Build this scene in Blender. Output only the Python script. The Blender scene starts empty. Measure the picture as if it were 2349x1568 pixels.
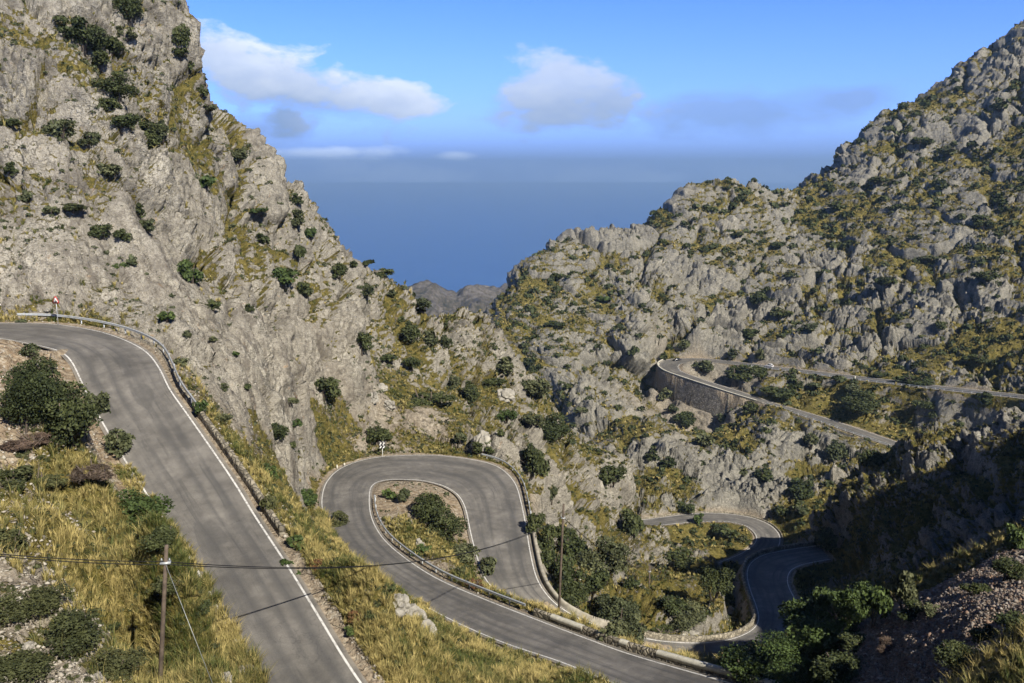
import bpy, math, time
import numpy as np
from mathutils import Vector
from concurrent.futures import ThreadPoolExecutor
T0 = time.time()
def log(*a): print('[%.1f]' % (time.time() - T0), *a, flush=True)
SC = bpy.context.scene
COL = SC.collection
rng = np.random.default_rng(7)
PITCH = math.radians(10.8); FPX = 900.0; W, H = 1024, 683
SUN_EL, SUN_AZ = math.radians(38), math.radians(34)      # azimuth measured from straight behind the camera towards the right
SUN = np.array([math.sin(SUN_AZ)*math.cos(SUN_EL), -math.cos(SUN_AZ)*math.cos(SUN_EL), math.sin(SUN_EL)])
cp, sp = math.cos(PITCH), math.sin(PITCH)

# ---------- view geometry: turns a direction into a place on the ground --------------
def ray(px, py):
    a = (np.asarray(px, float) - W/2) / FPX; b = (H/2 - np.asarray(py, float)) / FPX
    return np.stack([a, cp + b*sp, -sp + b*cp], -1)
def at_h(px, py, h):
    d = ray(px, py); return d * (np.asarray(h, float) / -d[..., 2])[..., None]
def at_d(px, py, dist):
    d = ray(px, py); return d * (np.asarray(dist, float) / d[..., 1])[..., None]
def project(p):
    x, y, z = p[..., 0], p[..., 1], p[..., 2]
    Z = y*cp - z*sp; v = y*sp + z*cp
    Zs = np.maximum(Z, 1e-3)
    return W/2 + FPX*x/Zs, H/2 - FPX*v/Zs, Z

# photograph crops used to read positions off: name -> (x0, y0, scale)
CROPS = {'1': (0, 0, .8163), '2': (1200, 900, .6378), '3': (2400, 1100, .613), '4': (0, 1000, .574), '5': (0, 1700, .5503),
         '6': (1100, 1700, .5534), '7': (2300, 1750, .6556), '8': (2700, 1950, .4853), '9': (2400, 300, .7014), 'F': (0, 0, 1.0), 'P': (0, 0, 3.75)}
def cr(c, x, y):
    x0, y0, s = CROPS[c]; return (x0 + x*s)/3.75, (y0 + y*s)/3.75

# ---------- noise -------------------------------------------------------------------
POOL = ThreadPoolExecutor(4)
def par(fn, p, *a):
    n = len(p)
    if n < 20000: return fn(p, *a)
    parts = np.array_split(np.arange(n), max(4, n//60000))
    res = list(POOL.map(lambda ix: fn(p[ix[0]:ix[-1]+1], *a), parts))
    return np.concatenate(res)
def _hash(ix, iy, iz, seed):
    h = (ix.astype(np.uint32)*np.uint32(374761393) + iy.astype(np.uint32)*np.uint32(668265263) + iz.astype(np.uint32)*np.uint32(2147483647 & 1274126177) + np.uint32(seed*7919 + 13))
    h ^= h >> np.uint32(13); h *= np.uint32(1274126177); h ^= h >> np.uint32(16); h *= np.uint32(2246822519); h ^= h >> np.uint32(13)
    return h
def _perlin(p, seed):
    p = p.astype(np.float32); i = np.floor(p).astype(np.int32); f = p - i
    u = f*f*f*(f*(f*6-15)+10)
    out = np.zeros(len(p), np.float32)
    for dx in (0, 1):
        wx = u[:, 0] if dx else 1-u[:, 0]
        for dy in (0, 1):
            wy = u[:, 1] if dy else 1-u[:, 1]
            for dz in (0, 1):
                wz = u[:, 2] if dz else 1-u[:, 2]
                h = _hash(i[:, 0]+dx, i[:, 1]+dy, i[:, 2]+dz, seed)
                gx = (h & 255).astype(np.float32)/127.5-1; gy = ((h >> 8) & 255).astype(np.float32)/127.5-1; gz = ((h >> 16) & 255).astype(np.float32)/127.5-1
                out += wx*wy*wz*(gx*(f[:, 0]-dx)+gy*(f[:, 1]-dy)+gz*(f[:, 2]-dz))
    return out
def perlin(p, seed=0): return par(_perlin, p, seed)
def fbm(p, o=3, seed=0, g=.5):
    r = 0; a = 1.0
    for k in range(o): r = r + a*perlin(p*(2.03**k), seed+k); a *= g
    return r
def _worley(p, seed):
    p = p.astype(np.float32); i = np.floor(p).astype(np.int32); f = p - i
    f1 = np.full(len(p), 9, np.float32); f2 = f1.copy(); idv = np.zeros(len(p), np.float32); fac = np.zeros(len(p), np.float32)
    for dx in (-1, 0, 1):
        for dy in (-1, 0, 1):
            for dz in (-1, 0, 1):
                h = _hash(i[:, 0]+dx, i[:, 1]+dy, i[:, 2]+dz, seed)
                ex = dx + (h & 1023).astype(np.float32)/1023 - f[:, 0]; ey = dy + ((h >> 10) & 1023).astype(np.float32)/1023 - f[:, 1]; ez = dz + ((h >> 20) & 1023).astype(np.float32)/1023 - f[:, 2]
                d = ex*ex+ey*ey+ez*ez
                new = d < f1
                f2 = np.where(new, f1, np.minimum(f2, d)); f1 = np.where(new, d, f1)
                idv = np.where(new, ((h >> 5) & 255).astype(np.float32)/255, idv)
                tx = ((h >> 3) & 63).astype(np.float32)/31.5-1; ty = ((h >> 12) & 63).astype(np.float32)/31.5-1; tz = ((h >> 21) & 63).astype(np.float32)/31.5-1
                fac = np.where(new, -(ex*tx+ey*ty+ez*tz), fac)
    return np.stack([np.sqrt(f1), np.sqrt(f2), idv, fac], -1)
def worley(p, seed=0): return par(_worley, p, seed)
def sstep(a, b, x):
    t = np.clip((x-a)/(b-a), 0, 1); return t*t*(3-2*t)

# ---------- roads: pairs of (crop, x, y) on both painted edge lines + height below camera
R1 = [('4',-420,470,-420,372,17.5),('4',-200,466,-150,370,17.7),('4',0,470,80,371,18),('4',200,506,340,376,18.2),('4',330,535,600,415,18.5),('4',400,560,790,471,19),('4',450,600,950,555,19.4),
      ('4',490,660,1040,665,20),('4',550,790,1110,805,21),('4',650,985,1230,975,22.4),('4',820,1270,1430,1262,24.2),('4',935,1450,1545,1435,25.2),
      ('5',1100,430,1737,430,26.2),('5',1322,760,1960,770,27.2),('5',1510,1100,2160,1095,28.2),('5',1700,1440,2370,1440,29.2),('5',1900,1800,2600,1770,30.2)]
R3 = [('6',3150,1950,3350,1668,42.6),('6',2170,1559,2349,1385,46),('6',1800,1410,2000,1262,47),('6',1400,1275,1620,1118,48.2),('6',1000,1095,1240,968,49.3),('6',690,912,950,838,50.2),
      ('6',430,735,720,683,51),('6',270,560,590,555,51.8),('6',205,410,525,420,52.3),('6',195,300,515,290,52.8),('6',230,190,530,225,53.1),('6',330,98,575,194,53.4),('6',520,35,660,178,53.6),
      ('6',750,15,770,178,53.8),('6',1000,17,880,186,54.1),('6',1250,50,990,212,54.5),('6',1400,100,1070,248,54.9),('6',1500,200,1130,300,55.4),('6',1545,340,1170,385,56),('6',1580,520,1200,530,56.7),
      ('6',1605,670,1238,680,57.4),('6',1650,850,1295,840,58.2),('6',1740,985,1400,955,59.2),('6',1860,1078,1590,1085,60.4),('6',2010,1150,1820,1190,62),('7',60,950,20,1010,65),('7',245,995,200,1070,68),
      ('7',470,1010,430,1088,70.5),('7',620,998,640,1090,71.8),('7',720,973,790,1073,72.8),('7',800,930,960,1040,73.6),('7',832,870,1050,960,74.2),('7',815,790,1072,850,74.8),('7',785,710,1035,755,75.4),
      ('7',765,620,1000,680,76),('7',785,555,998,628,76.6),('7',850,510,1020,590,77.2),('7',940,487,1070,565,77.8),('7',1040,470,1140,548,78.4),('7',1180,452,1240,530,79)]
R5 = [('7',60,325,70,372,126),('7',130,308,150,355,127),('7',220,298,270,335,127.5),('7',460,268,480,316,128),('7',620,268,620,313,128.3),('7',760,285,710,324,128.7),('7',850,312,770,346,129),('7',910,345,808,380,129.4),('7',950,395,820,412,129.8),
      ('7',944,455,800,450,130.3),('7',890,500,745,490,130.8),('7',820,550,680,520,131.4),('7',730,600,590,555,132)]
R6 = [('3',2600,655,2600,680,86),('3',2349,622,2349,645,90),('3',1900,573,1900,597,93),('3',1500,526,1500,550,95.5),('3',1000,468,1000,488,98),('3',700,432,700,450,99.5),('3',500,408,500,427,100.5),('3',380,398,390,418,101),
      ('3',270,398,300,422,101.3),('3',180,403,258,429,101.7),('3',128,420,234,441,102),('3',116,445,236,460,102.3),('3',160,478,262,482,102.8),('3',260,514,330,508,103.4),('3',400,560,450,550,104.3),('3',600,625,620,602,106),
      ('3',800,685,810,667,107.7),('3',1100,785,1100,752,110),('3',1400,890,1400,850,112.5),('3',1650,975,1680,948,115),('3',1850,1055,1900,1020,117)]
def catmull(P, n):
    P = np.asarray(P); m = len(P); t = np.linspace(0, m-1, n); i = np.clip(t.astype(int), 0, m-2); f = (t-i)[:, None]
    p0 = P[np.maximum(i-1, 0)]; p1 = P[i]; p2 = P[i+1]; p3 = P[np.minimum(i+2, m-1)]
    return .5*((2*p1)+(-p0+p2)*f+(2*p0-5*p1+4*p2-p3)*f*f+(-p0+3*p1-3*p2+p3)*f**3)
class Road:
    def __init__(s, rows, name):
        A = []; B = []
        for c, x1, y1, x2, y2, h in rows:
            A.append(at_h(*cr(c, x1, y1), h)); B.append(at_h(*cr(c, x2, y2), h))
        s.m = len(rows); s.k = 12; n = (s.m-1)*s.k+1
        s.A = catmull(A, n); s.B = catmull(B, n); s.n = n; s.name = name
        sm = np.array([.25, .5, .25])
        for _ in range(6):
            for Q in (s.A, s.B):
                Q[1:-1] = .25*Q[:-2]+.5*Q[1:-1]+.25*Q[2:]
        ac = s.B-s.A; ac[:, 2] = 0; s.w = np.linalg.norm(ac, axis=1); s.ac = ac/s.w[:, None]; s.C = (s.A+s.B)/2
    def pt(s, side, t, off=0, dz=0):
        """point on edge A/B at station t (row units), off metres outwards"""
        t = np.atleast_1d(t)*s.k; i = np.clip(t.astype(int), 0, s.n-2); f = (t-i)[:, None]
        Q = s.A if side == 'A' else s.B; p = Q[i]*(1-f)+Q[i+1]*f
        a = s.ac[i]*(1-f)+s.ac[i+1]*f; sg = -1 if side == 'A' else 1
        p = p + a*sg*np.asarray(off).reshape(-1, 1); p = p.copy(); p[:, 2] += dz
        return p
roads = {'upper': Road(R1, 'upper'), 'loop': Road(R3, 'loop'), 'low': Road(R5, 'low'), 'far': Road(R6, 'far')}
for r in roads.values(): log(r.name, 'widths', np.round(r.w[::12], 1))

# ---------- raster of the road bed ----------------------------------------------------
GX0, GY0, GS, GNX, GNY = -140., 10., .5, 880, 1010
NE = np.full((GNY, GNX), 99., np.float32); NZ = np.zeros((GNY, GNX), np.float32); NB = np.full((GNY, GNX), 5., np.float32); ND = np.zeros((GNY, GNX), np.float32)
for r in roads.values():
    for i in range(r.n-1):
        L = np.linalg.norm(r.C[i+1]-r.C[i]); ns = max(1, int(L/.35))
        for q in range(ns):
            f = q/ns; c = r.C[i]*(1-f)+r.C[i+1]*f; w = (r.w[i]*(1-f)+r.w[i+1]*f)/2; ax = r.ac[i]; za = r.A[i, 2]*(1-f)+r.A[i+1, 2]*f
            t = (i+f)/r.k
            R = w+7; x0 = int((c[0]-R-GX0)/GS); x1 = int((c[0]+R-GX0)/GS)+2; y0 = int((c[1]-R-GY0)/GS); y1 = int((c[1]+R-GY0)/GS)+2
            x0, x1 = max(x0, 0), min(x1, GNX); y0, y1 = max(y0, 0), min(y1, GNY)
            if x0 >= x1 or y0 >= y1: continue
            X = GX0+GS*np.arange(x0, x1)[None]-c[0]; Y = GY0+GS*np.arange(y0, y1)[:, None]-c[1]
            al = X*(-ax[1])+Y*ax[0]; acr = X*ax[0]+Y*ax[1]
            e = np.maximum(np.abs(acr)-w, 0); e = np.where(np.abs(al) > .6, np.sqrt((np.abs(al)-.6)**2+e*e), e)
            sub = NE[y0:y1, x0:x1]; m = e < sub
            bw = np.full(e.shape, 5., np.float32)
            if r.name == 'far' and 9.5 < t < 16.0: bw = np.where(acr < 0, 1.6, 5.)
            if r.name == 'loop' and 17.5 < t < 38: bw = np.where(acr < 0, 2.6, 5.)
            dp = 0.
            if r.name == 'far': dp = np.interp(t, [9.3, 10.2, 10.8, 11.6, 12.4, 14.8, 15.2, 15.6, 16.4, 16.9, 17.9, 18.4], [0, 7, 11, 12.5, 13, 12.5, 5, 0, 0, 6, 5.5, 0])
            if r.name == 'loop': dp = np.interp(t, [18.8, 20, 21.5, 23, 24.5, 26, 30, 33, 36, 39], [0, 3, 4.2, 2.5, 1, 1.2, 2.2, 3.2, 3.2, 2])
            dpm = np.where(acr < 0, dp, 0.)
            NE[y0:y1, x0:x1] = np.where(m, e, sub); NZ[y0:y1, x0:x1] = np.where(m, c[2], NZ[y0:y1, x0:x1]); NB[y0:y1, x0:x1] = np.where(m, bw, NB[y0:y1, x0:x1]); ND[y0:y1, x0:x1] = np.where(m, dpm, ND[y0:y1, x0:x1])
def road_lookup(x, y):
    fx = np.clip((x-GX0)/GS, 0, GNX-1.001); fy = np.clip((y-GY0)/GS, 0, GNY-1.001)
    ix = fx.astype(int); iy = fy.astype(int); fx = fx-ix; fy = fy-iy
    inside = (x > GX0) & (x < GX0+GS*(GNX-1)) & (y > GY0) & (y < GY0+GS*(GNY-1))
    def bl(M): return (M[iy, ix]*(1-fx)+M[iy, ix+1]*fx)*(1-fy)+(M[iy+1, ix]*(1-fx)+M[iy+1, ix+1]*fx)*fy
    e = np.where(inside, bl(NE), 99.); n = (np.round(iy+fy).astype(int), np.round(ix+fx).astype(int))
    z = NZ[n]; zz = bl(NZ); near = e < 5.5
    z = np.where(near, zz, z)
    zmin = np.minimum.reduce([NZ[iy, ix], NZ[iy, ix+1], NZ[iy+1, ix], NZ[iy+1, ix+1]]); zmax = np.maximum.reduce([NZ[iy, ix], NZ[iy, ix+1], NZ[iy+1, ix], NZ[iy+1, ix+1]])
    z = np.where(zmax-zmin > 1.0, NZ[n], z)
    return e, z, NB[n], np.where(inside, bl(ND), 0.)
log('road raster')

# ---------- terrain control points (px, py, forward distance, zone) -------------------
S, Cg, K, G, D, T, V, W_ = 'S', 'C', 'K', 'G', 'D', 'T', 'V', 'W'
CT = [
 # left mountain face
 (0,300,106,S),(-60,305,104,S),(0,200,121,S),(0,100,135,C_:='C'),(0,0,150,'C'),(-150,0,145,'C'),(-150,200,120,'S'),(0,-60,160,'C'),(100,-60,172,'C'),
 (60,250,115,S),(60,150,130,S),(60,60,147,'C'),(100,0,163,'C'),(100,200,128,S),(110,120,145,'C'),(110,280,117,S),(150,60,165,'C'),(150,150,155,'C'),(150,250,135,S),(150,320,113,S),
 (168,-40,183,'C'),(170,10,178,'C'),(182,75,185,'C'),(189,100,188,'C'),(205,180,168,'C'),(200,250,150,'C'),(200,320,128,S),(200,370,112,S),(215,108,195,'C'),(240,130,200,'C'),(262,170,208,'C'),
 (285,190,212,'C'),(308,222,216,'C'),(335,243,222,'C'),(370,272,232,'C'),(388,285,236,'C'),(400,297,238,'C'),(430,312,242,'C'),(460,314,246,'C'),(480,326,248,'C'),(500,350,248,'C'),(520,378,246,'C'),
 (240,200,185,'C'),(250,280,165,'C'),(250,340,138,S),(240,385,122,S),(225,405,108,S),(270,400,128,S),(300,350,165,S),(300,280,185,'C'),(350,300,205,'C'),(350,350,190,'C'),(350,400,175,'C'),
 (290,450,137,S),(310,475,143,S),(300,420,145,S),(322,470,152,S),(330,440,160,G),(345,420,170,G),(400,400,190,G),(400,350,210,'C'),(400,436,171,'B'),(440,440,173,'B'),(360,445,168,'B'),(380,415,178,'B'),(420,415,180,'B'),(470,445,172,'C'),
 (430,410,188,G),(450,350,233,'C'),(450,390,215,'C'),(480,420,205,'C'),(500,400,225,'C'),(500,440,192,'C'),(530,420,232,'C'),(520,470,180,'C'),(550,450,218,'C'),(550,400,244,'C'),(560,500,190,'C'),(565,430,240,'C'),(590,455,244,'C'),
 (600,480,232,'C'),(600,520,205,'C'),(630,500,238,'C'),(630,545,205,'C'),(655,535,230,'C'),(668,560,222,'C'),(650,575,190,'V'),(545,520,160,'V'),(560,560,146,'V'),(600,590,140,'V'),(600,560,160,'V'),(650,605,136,'V'),
 # gully floor and the valley behind the spur
 (730,538,305,G),(705,533,312,G),(752,538,308,G),(690,615,142,'V'),(700,585,158,'V'),(670,575,180,'V'),(720,560,185,'V'),
 # below upper road, grass strips
 (300,520,100,G),(280,480,112,G),(330,560,92,G),(340,600,82,G),(400,650,64,G),(300,560,82,G),(430,620,84,G),(450,650,73,G),(360,560,102,G),(330,500,122,G),(500,670,72,G),(400,590,92,G),(600,683,68,G),
 # island inside the hairpin
 (400,500,140,D),(430,500,139,D),(420,530,125,G),(450,560,113,G),(480,585,105,G),(430,560,108,D),(520,605,99,G),(560,617,91,G),(600,640,86,'G'),(640,655,83,'G'),
 # foreground left
 (0,347,89,D),(50,364,81,D),(0,400,66,D),(60,400,70,D),(100,430,66,D),(0,450,58,D),(0,490,51,'H'),(60,480,58,G),(110,480,60,G),(0,520,47,G),(60,550,46,G),(120,550,49,G),(0,600,39,'H'),(80,620,41,'H'),(150,600,46,G),(190,640,43,G),(0,683,33,'H'),(80,683,35,'H'),(160,683,38,G),(230,683,41,G),
 (-100,500,45,'H'),(-100,640,32,'H'),(0,760,27,'H'),(150,760,31,G),(260,760,37,G),(170,540,52,G),(190,562,52.3,G),(212,589,49.8,G),(232,615,47.4,G),(246,645,44.8,G),(-150,400,62,D),(-150,352,84,D),
 # slope above road 5 and below road 6
 (560,400,440,K),(530,370,472,K),(500,330,495,K),(600,350,478,K),(600,300,522,K),(540,300,525,K),(650,420,400,K),(650,460,365,K),(680,480,346,K),(640,480,350,V),(620,440,388,V),(590,410,425,K),
 (738,450,366,K),(775,414,386,'O'),(772,432,372,'O'),(768,455,358,'O'),(760,478,344,'O'),(745,496,334,'O'),(790,470,350,'O'),(728,480,350,'O'),(800,430,378,K),(800,470,352,K),(840,470,345,K),(850,495,325,G),(880,460,345,K),(700,440,385,V),(720,500,335,K),(680,500,330,K),(740,505,328,K),(800,510,312,G),(830,530,290,G),
 # foot of the high retaining wall
 ('3h',130,560,113.5,W_),('3h',200,665,117.5,W_),('3h',350,690,119,W_),('3h',480,720,119.5,W_),('3h',610,750,119.5,W_),('3h',700,720,113,K),('3h',80,600,116,K),('3h',350,790,122.5,W_),('3h',480,820,123,W_),('3h',240,760,121,W_),
 # between the arms
 (760,385,425,K),(720,375,438,K),(800,398,412,K),(850,410,398,G),(900,420,385,G),(900,405,388,K),(950,430,352,G),(940,405,375,K),
 # right mountain
 (700,340,482,K),(700,300,522,K),(700,240,562,K),(800,340,462,K),(800,300,502,K),(800,240,560,K),(900,350,430,K),(900,280,482,K),(900,200,552,K),(1000,355,392,K),(1000,280,445,K),(1000,200,515,K),(1000,100,600,K),
 (850,300,490,K),(640,300,512,K),(640,340,475,K),(950,240,505,K),(850,250,535,K),(940,150,590,K),(1150,350,350,K),(1150,200,470,K),(1150,0,620,K),(1300,200,420,K),(1300,0,560,K),
 (1024,25,655,K),(985,50,650,K),(960,75,645,K),(945,90,642,K),(900,107,638,K),(880,118,636,K),(860,140,634,K),(838,158,630,K),(822,178,626,K),(800,185,622,K),(765,188,616,K),(745,187,612,K),(700,183,606,K),(685,185,604,K),
 (665,205,598,K),(640,228,590,K),(600,244,580,K),(560,247,572,K),(530,262,560,K),(515,275,550,K),(498,305,536,K),(485,325,520,K),(1100,-60,680,K),
 # near right cliff and its foot
 (800,553,192,K),(830,500,205,K),(850,482,214,K),(880,470,220,'Q'),(915,468,222,'Q'),(950,458,218,'Q'),(985,452,212,'Q'),(1024,436,205,'Q'),(1080,416,200,'Q'),(1200,340,190,K),
 (800,600,160,K),(850,560,168,'Q'),(900,540,162,'Q'),(950,510,158,'Q'),(1000,490,150,'Q'),(1024,520,132,'Q'),(850,600,140,'Q'),(1080,500,128,K),
 # foreground right
 (1024,555,75,T),(980,570,70,T),(940,590,69,T),(900,610,68,T),(870,640,64,T),(1024,600,57,T),(950,620,59,T),(1000,650,48,G),(930,683,51,T),(1024,683,42,G),(870,683,58,T),(820,640,80,G),(780,655,84,G),(820,683,64,G),(780,683,71,G),
 (860,605,88,G),(900,585,90,G),(960,555,88,G),(1024,530,84,G),(1100,575,66,T),(1100,683,37,G),(960,740,38,G),(1100,490,84,G),
]
pts = []; zone = []
for c in CT:
    if c[0] == '3h': pts.append(at_h(*cr('3', c[1], c[2]), c[3])); zone.append(c[4])
    else: pts.append(at_d(c[0], c[1], c[2])); zone.append(c[3])
pts = [np.asarray(p) for p in pts]
# world points: ground hidden from the camera, and the mountain that stands right of the frame
WP = [(-5,52,-33.5,G),(-2,44,-33,G),(3,35,-31,G),(-4,60,-36,G),(-9,39,-32.5,G),(-4,28,-26,G),(0,0,-1.8,G),(0,14,-14,G),(-20,14,-10,G),(-40,10,-6,G),(30,30,-23,G),(20,14,-12,T),(40,20,-14,T),(10,40,-31,G),(-70,40,-8,'C'),(-110,60,10,'C'),(-100,110,8,'C'),(-150,150,55,'C'),
            (70,60,-25,K),(100,40,4,K),(113,55,22,K),(130,60,32,K),(146,76,30,K),(153,66,42,K),(168,50,56,K),(155,88,22,K),(146,104,4,K),(124,90,4,K),(172,74,40,K),(190,142,-8,K),(212,90,30,K),(232,130,6,K),(262,98,34,K),(108,78,-8,K),(170,150,-8,K),(220,200,-12,K),(280,230,-20,K),(300,150,16,K),(300,60,70,K),(200,0,60,K),
      (150,-40,30,K),(80,0,-16,K),(60,-30,-10,K),(400,200,40,K),(330,300,-20,K),(200,260,-84,K),(160,230,-85,K),(120,250,-104,K),(100,280,-118,K),(50,215,-118,V),(60,250,-132,K),(42,250,-130,K),(72,280,-134,K),(84,225,-122,K),(36,235,-118,V),(48,280,-132,V),(60,190,-100,K),(95,255,-124,K)]
for x, y, z, q in WP: pts.append(np.array([x, y, z], float)); zone.append(q)
# hidden back slopes of the ridges
def back(px, py, d, steps, q):
    p = at_d(px, py, d)
    for dd, dz in steps: pts.append(np.array([p[0]*(1+dd/d), p[1]+dd, p[2]+dz])); zone.append(q)
for a in [(178,10,178),(195,100,188),(240,130,200),(308,222,216),(370,272,232),(430,312,242),(480,326,248)]: back(*a, [(22,-6),(70,-60),(200,-160)], 'C')
for a in [(520,378,246),(565,430,240),(590,455,244)]: back(*a, [(16,-6),(50,-32)], 'C')
for a in [(630,500,238),(668,560,222)]: back(*a, [(12,-5),(36,-22)], 'V')
for a in [(560,247,572),(640,228,590),(700,183,606),(765,188,616),(838,158,630),(900,107,638),(985,50,650),(1100,-60,680),(498,305,536)]: back(*a, [(30,-8),(110,-70),(300,-200)], 'K')
for a in [(850,482,214),(915,468,222),(985,440,212)]: back(*a, [(12,-5),(40,-22)], 'K')
for a in [(1024,555,72),(900,607,69)]: back(*a, [(14,-7),(30,-16)], 'G')
for r in roads.values():
    for i in range(0, r.n, 12):
        for Q in (r.A, r.B): pts.append(Q[i].copy()); zone.append('R')
        sg = (-1, 1)
        for s_, Q in ((-1, r.A), (1, r.B)):
            if r.w[i] > 5 and not (r.name == 'far'):
                pass
P = np.array(pts); zone = np.array(zone)
log('control points', len(P))
cc = 3.0
# drop near-duplicate planimetric points (road points win)
keep = np.ones(len(P), bool)
rd = zone == 'R'
for i in np.where(~rd)[0]:
    if np.min(np.hypot(*(P[rd][:, :2]-P[i, :2]).T)) < 2.0: keep[i] = False
for i in range(len(P)):
    if keep[i] and not rd[i]:
        for j in range(i):
            if keep[j] and not rd[j] and np.hypot(*(P[i, :2]-P[j, :2])) < 2.6: keep[i] = False; break
P = P[keep]; zone = zone[keep]
def phi(d2): return -np.sqrt(d2+cc*cc)
d2 = ((P[:, None, :2]-P[None, :, :2])**2).sum(-1)
n = len(P); M = np.zeros((n+3, n+3)); M[:n, :n] = phi(d2)-np.eye(n)*.12; M[:n, n] = 1; M[:n, n+1:] = P[:, :2]/100; M[n, :n] = 1; M[n+1:, :n] = P[:, :2].T/100
rhs = np.zeros(n+3); rhs[:n] = P[:, 2]
coef = np.linalg.solve(M, rhs)
ZP = {'H': (.11, .56, .4, 0, .5), 'Q': (.50, .85, 0, 0, 0), 'O': (1.0, .02, 0, 0, .1), 'S': (.55, .30, .14, 0, .85), 'C': (1.1, .68, .12, 0, .60), 'K': (1.08, .66, 0, 0, 0), 'G': (.09, .95, .3, 0, .6), 'D': (.10, .12, 1, 0, .8), 'T': (.08, .0, .0, 1, .3), 'V': (.6, .74, .1, 0, .3), 'W': (.16, .2, .35, 0, .2), 'B': (.55, .62, .45, 0, .7), 'R': None}
zi = np.where(zone != 'R')[0]; ZA = np.array([ZP[z] for z in zone[zi]])
def base_eval(xy):
    D2 = ((xy[:, None, :]-P[None, :, :2])**2).sum(-1)
    z = phi(D2)@coef[:n] + coef[n] + xy/100@coef[n+1:]
    w = 1/(D2[:, zi]+4)**2; w /= w.sum(1, keepdims=True)
    return np.concatenate([z[:, None], w@ZA], 1)
AZ0, AZ1 = math.radians(-62), math.radians(100); NAZ = 560; R0, R1_, NR = 6., 1050., 420
gaz = np.linspace(AZ0, AZ1, NAZ); glr = np.linspace(math.log(R0), math.log(R1_), NR)
gr = np.exp(glr); AA, RR = np.meshgrid(gaz, gr, indexing='ij')
xy = np.stack([np.sin(AA)*RR, np.cos(AA)*RR], -1).reshape(-1, 2)
CG = par(base_eval, xy).reshape(NAZ, NR, 6)
# broad natural undulation of the ground (not on roads)
log('coarse terrain', CG.shape)
def coarse(az, r):
    fa = np.clip((az-AZ0)/(AZ1-AZ0)*(NAZ-1), 0, NAZ-1.001); fr = np.clip((np.log(r)-glr[0])/(glr[-1]-glr[0])*(NR-1), 0, NR-1.001)
    ia = fa.astype(int); ir = fr.astype(int); fa = (fa-ia)[..., None]; fr = (fr-ir)[..., None]
    return (CG[ia, ir]*(1-fr)+CG[ia, ir+1]*fr)*(1-fa)+(CG[ia+1, ir]*(1-fr)+CG[ia+1, ir+1]*fr)*fa
def ground_z(x, y, z):
    e, rz, bw, dp = road_lookup(x, y)
    cap = rz-dp+np.maximum(e-4.2, 0)**1.3*2.2; z = np.where((dp > .3) & (e < 6.9), np.minimum(z, cap), z)
    lo = np.where(bw < 3, .9, .7)
    t = sstep(0, 1, np.clip((e-lo)/(bw-lo), 0, 1))
    bed = rz - np.where(e < .45, .22, .22*np.clip((.95-e)/.5, 0, 1)) 
    return np.where(e < 5.2, bed*(1-t)+z*t, z), e
# ---------- helpers for objects --------------------------------------------------------
def tag(o, label=None, cat=None, group=None, kind=None):
    if label: o['label'] = label
    if cat: o['category'] = cat
    if group: o['group'] = group
    if kind: o['kind'] = kind
    return o
def mesh_np(name, verts, quads=None, tris=None, smooth=False, attrs=None, uv=None):
    me = bpy.data.meshes.new(name); verts = np.asarray(verts, np.float32)
    me.vertices.add(len(verts)); me.vertices.foreach_set('co', verts.ravel())
    li = []; st = []; tot = 0
    if quads is not None and len(quads):
        q = np.asarray(quads, np.int32); li.append(q.ravel()); st.append(tot+4*np.arange(len(q))); tot += q.size
    if tris is not None and len(tris):
        q = np.asarray(tris, np.int32); li.append(q.ravel()); st.append(tot+3*np.arange(len(q))); tot += q.size
    li = np.concatenate(li); st = np.concatenate(st).astype(np.int32)
    me.loops.add(len(li)); me.loops.foreach_set('vertex_index', li)
    me.polygons.add(len(st)); me.polygons.foreach_set('loop_start', st)
    if smooth: me.polygons.foreach_set('use_smooth', np.ones(len(st), bool))
    if uv is not None:
        l = me.uv_layers.new(name='UVMap'); l.data.foreach_set('uv', np.asarray(uv, np.float32)[li].ravel())
    for k, a in (attrs or {}).items():
        a = np.asarray(a, np.float32)
        if a.ndim == 1: at = me.attributes.new(k, 'FLOAT', 'POINT'); at.data.foreach_set('value', a)
        else: at = me.attributes.new(k, 'FLOAT_COLOR', 'POINT'); at.data.foreach_set('color', np.c_[a, np.ones(len(a))].astype(np.float32).ravel())
    me.update(); me.validate()
    return me
def link(name, me, mat=None, parent=None, loc=None):
    o = bpy.data.objects.new(name, me); COL.objects.link(o)
    if mat is not None: me.materials.append(mat)
    if parent is not None: o.parent = parent
    if loc is not None: o.location = loc
    return o
def empty(name, loc=(0, 0, 0), rz=0, parent=None):
    o = bpy.data.objects.new(name, None); COL.objects.link(o); o.location = loc; o.rotation_euler = (0, 0, rz)
    o.empty_display_size = .3
    if parent is not None: o.parent = parent
    return o
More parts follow.
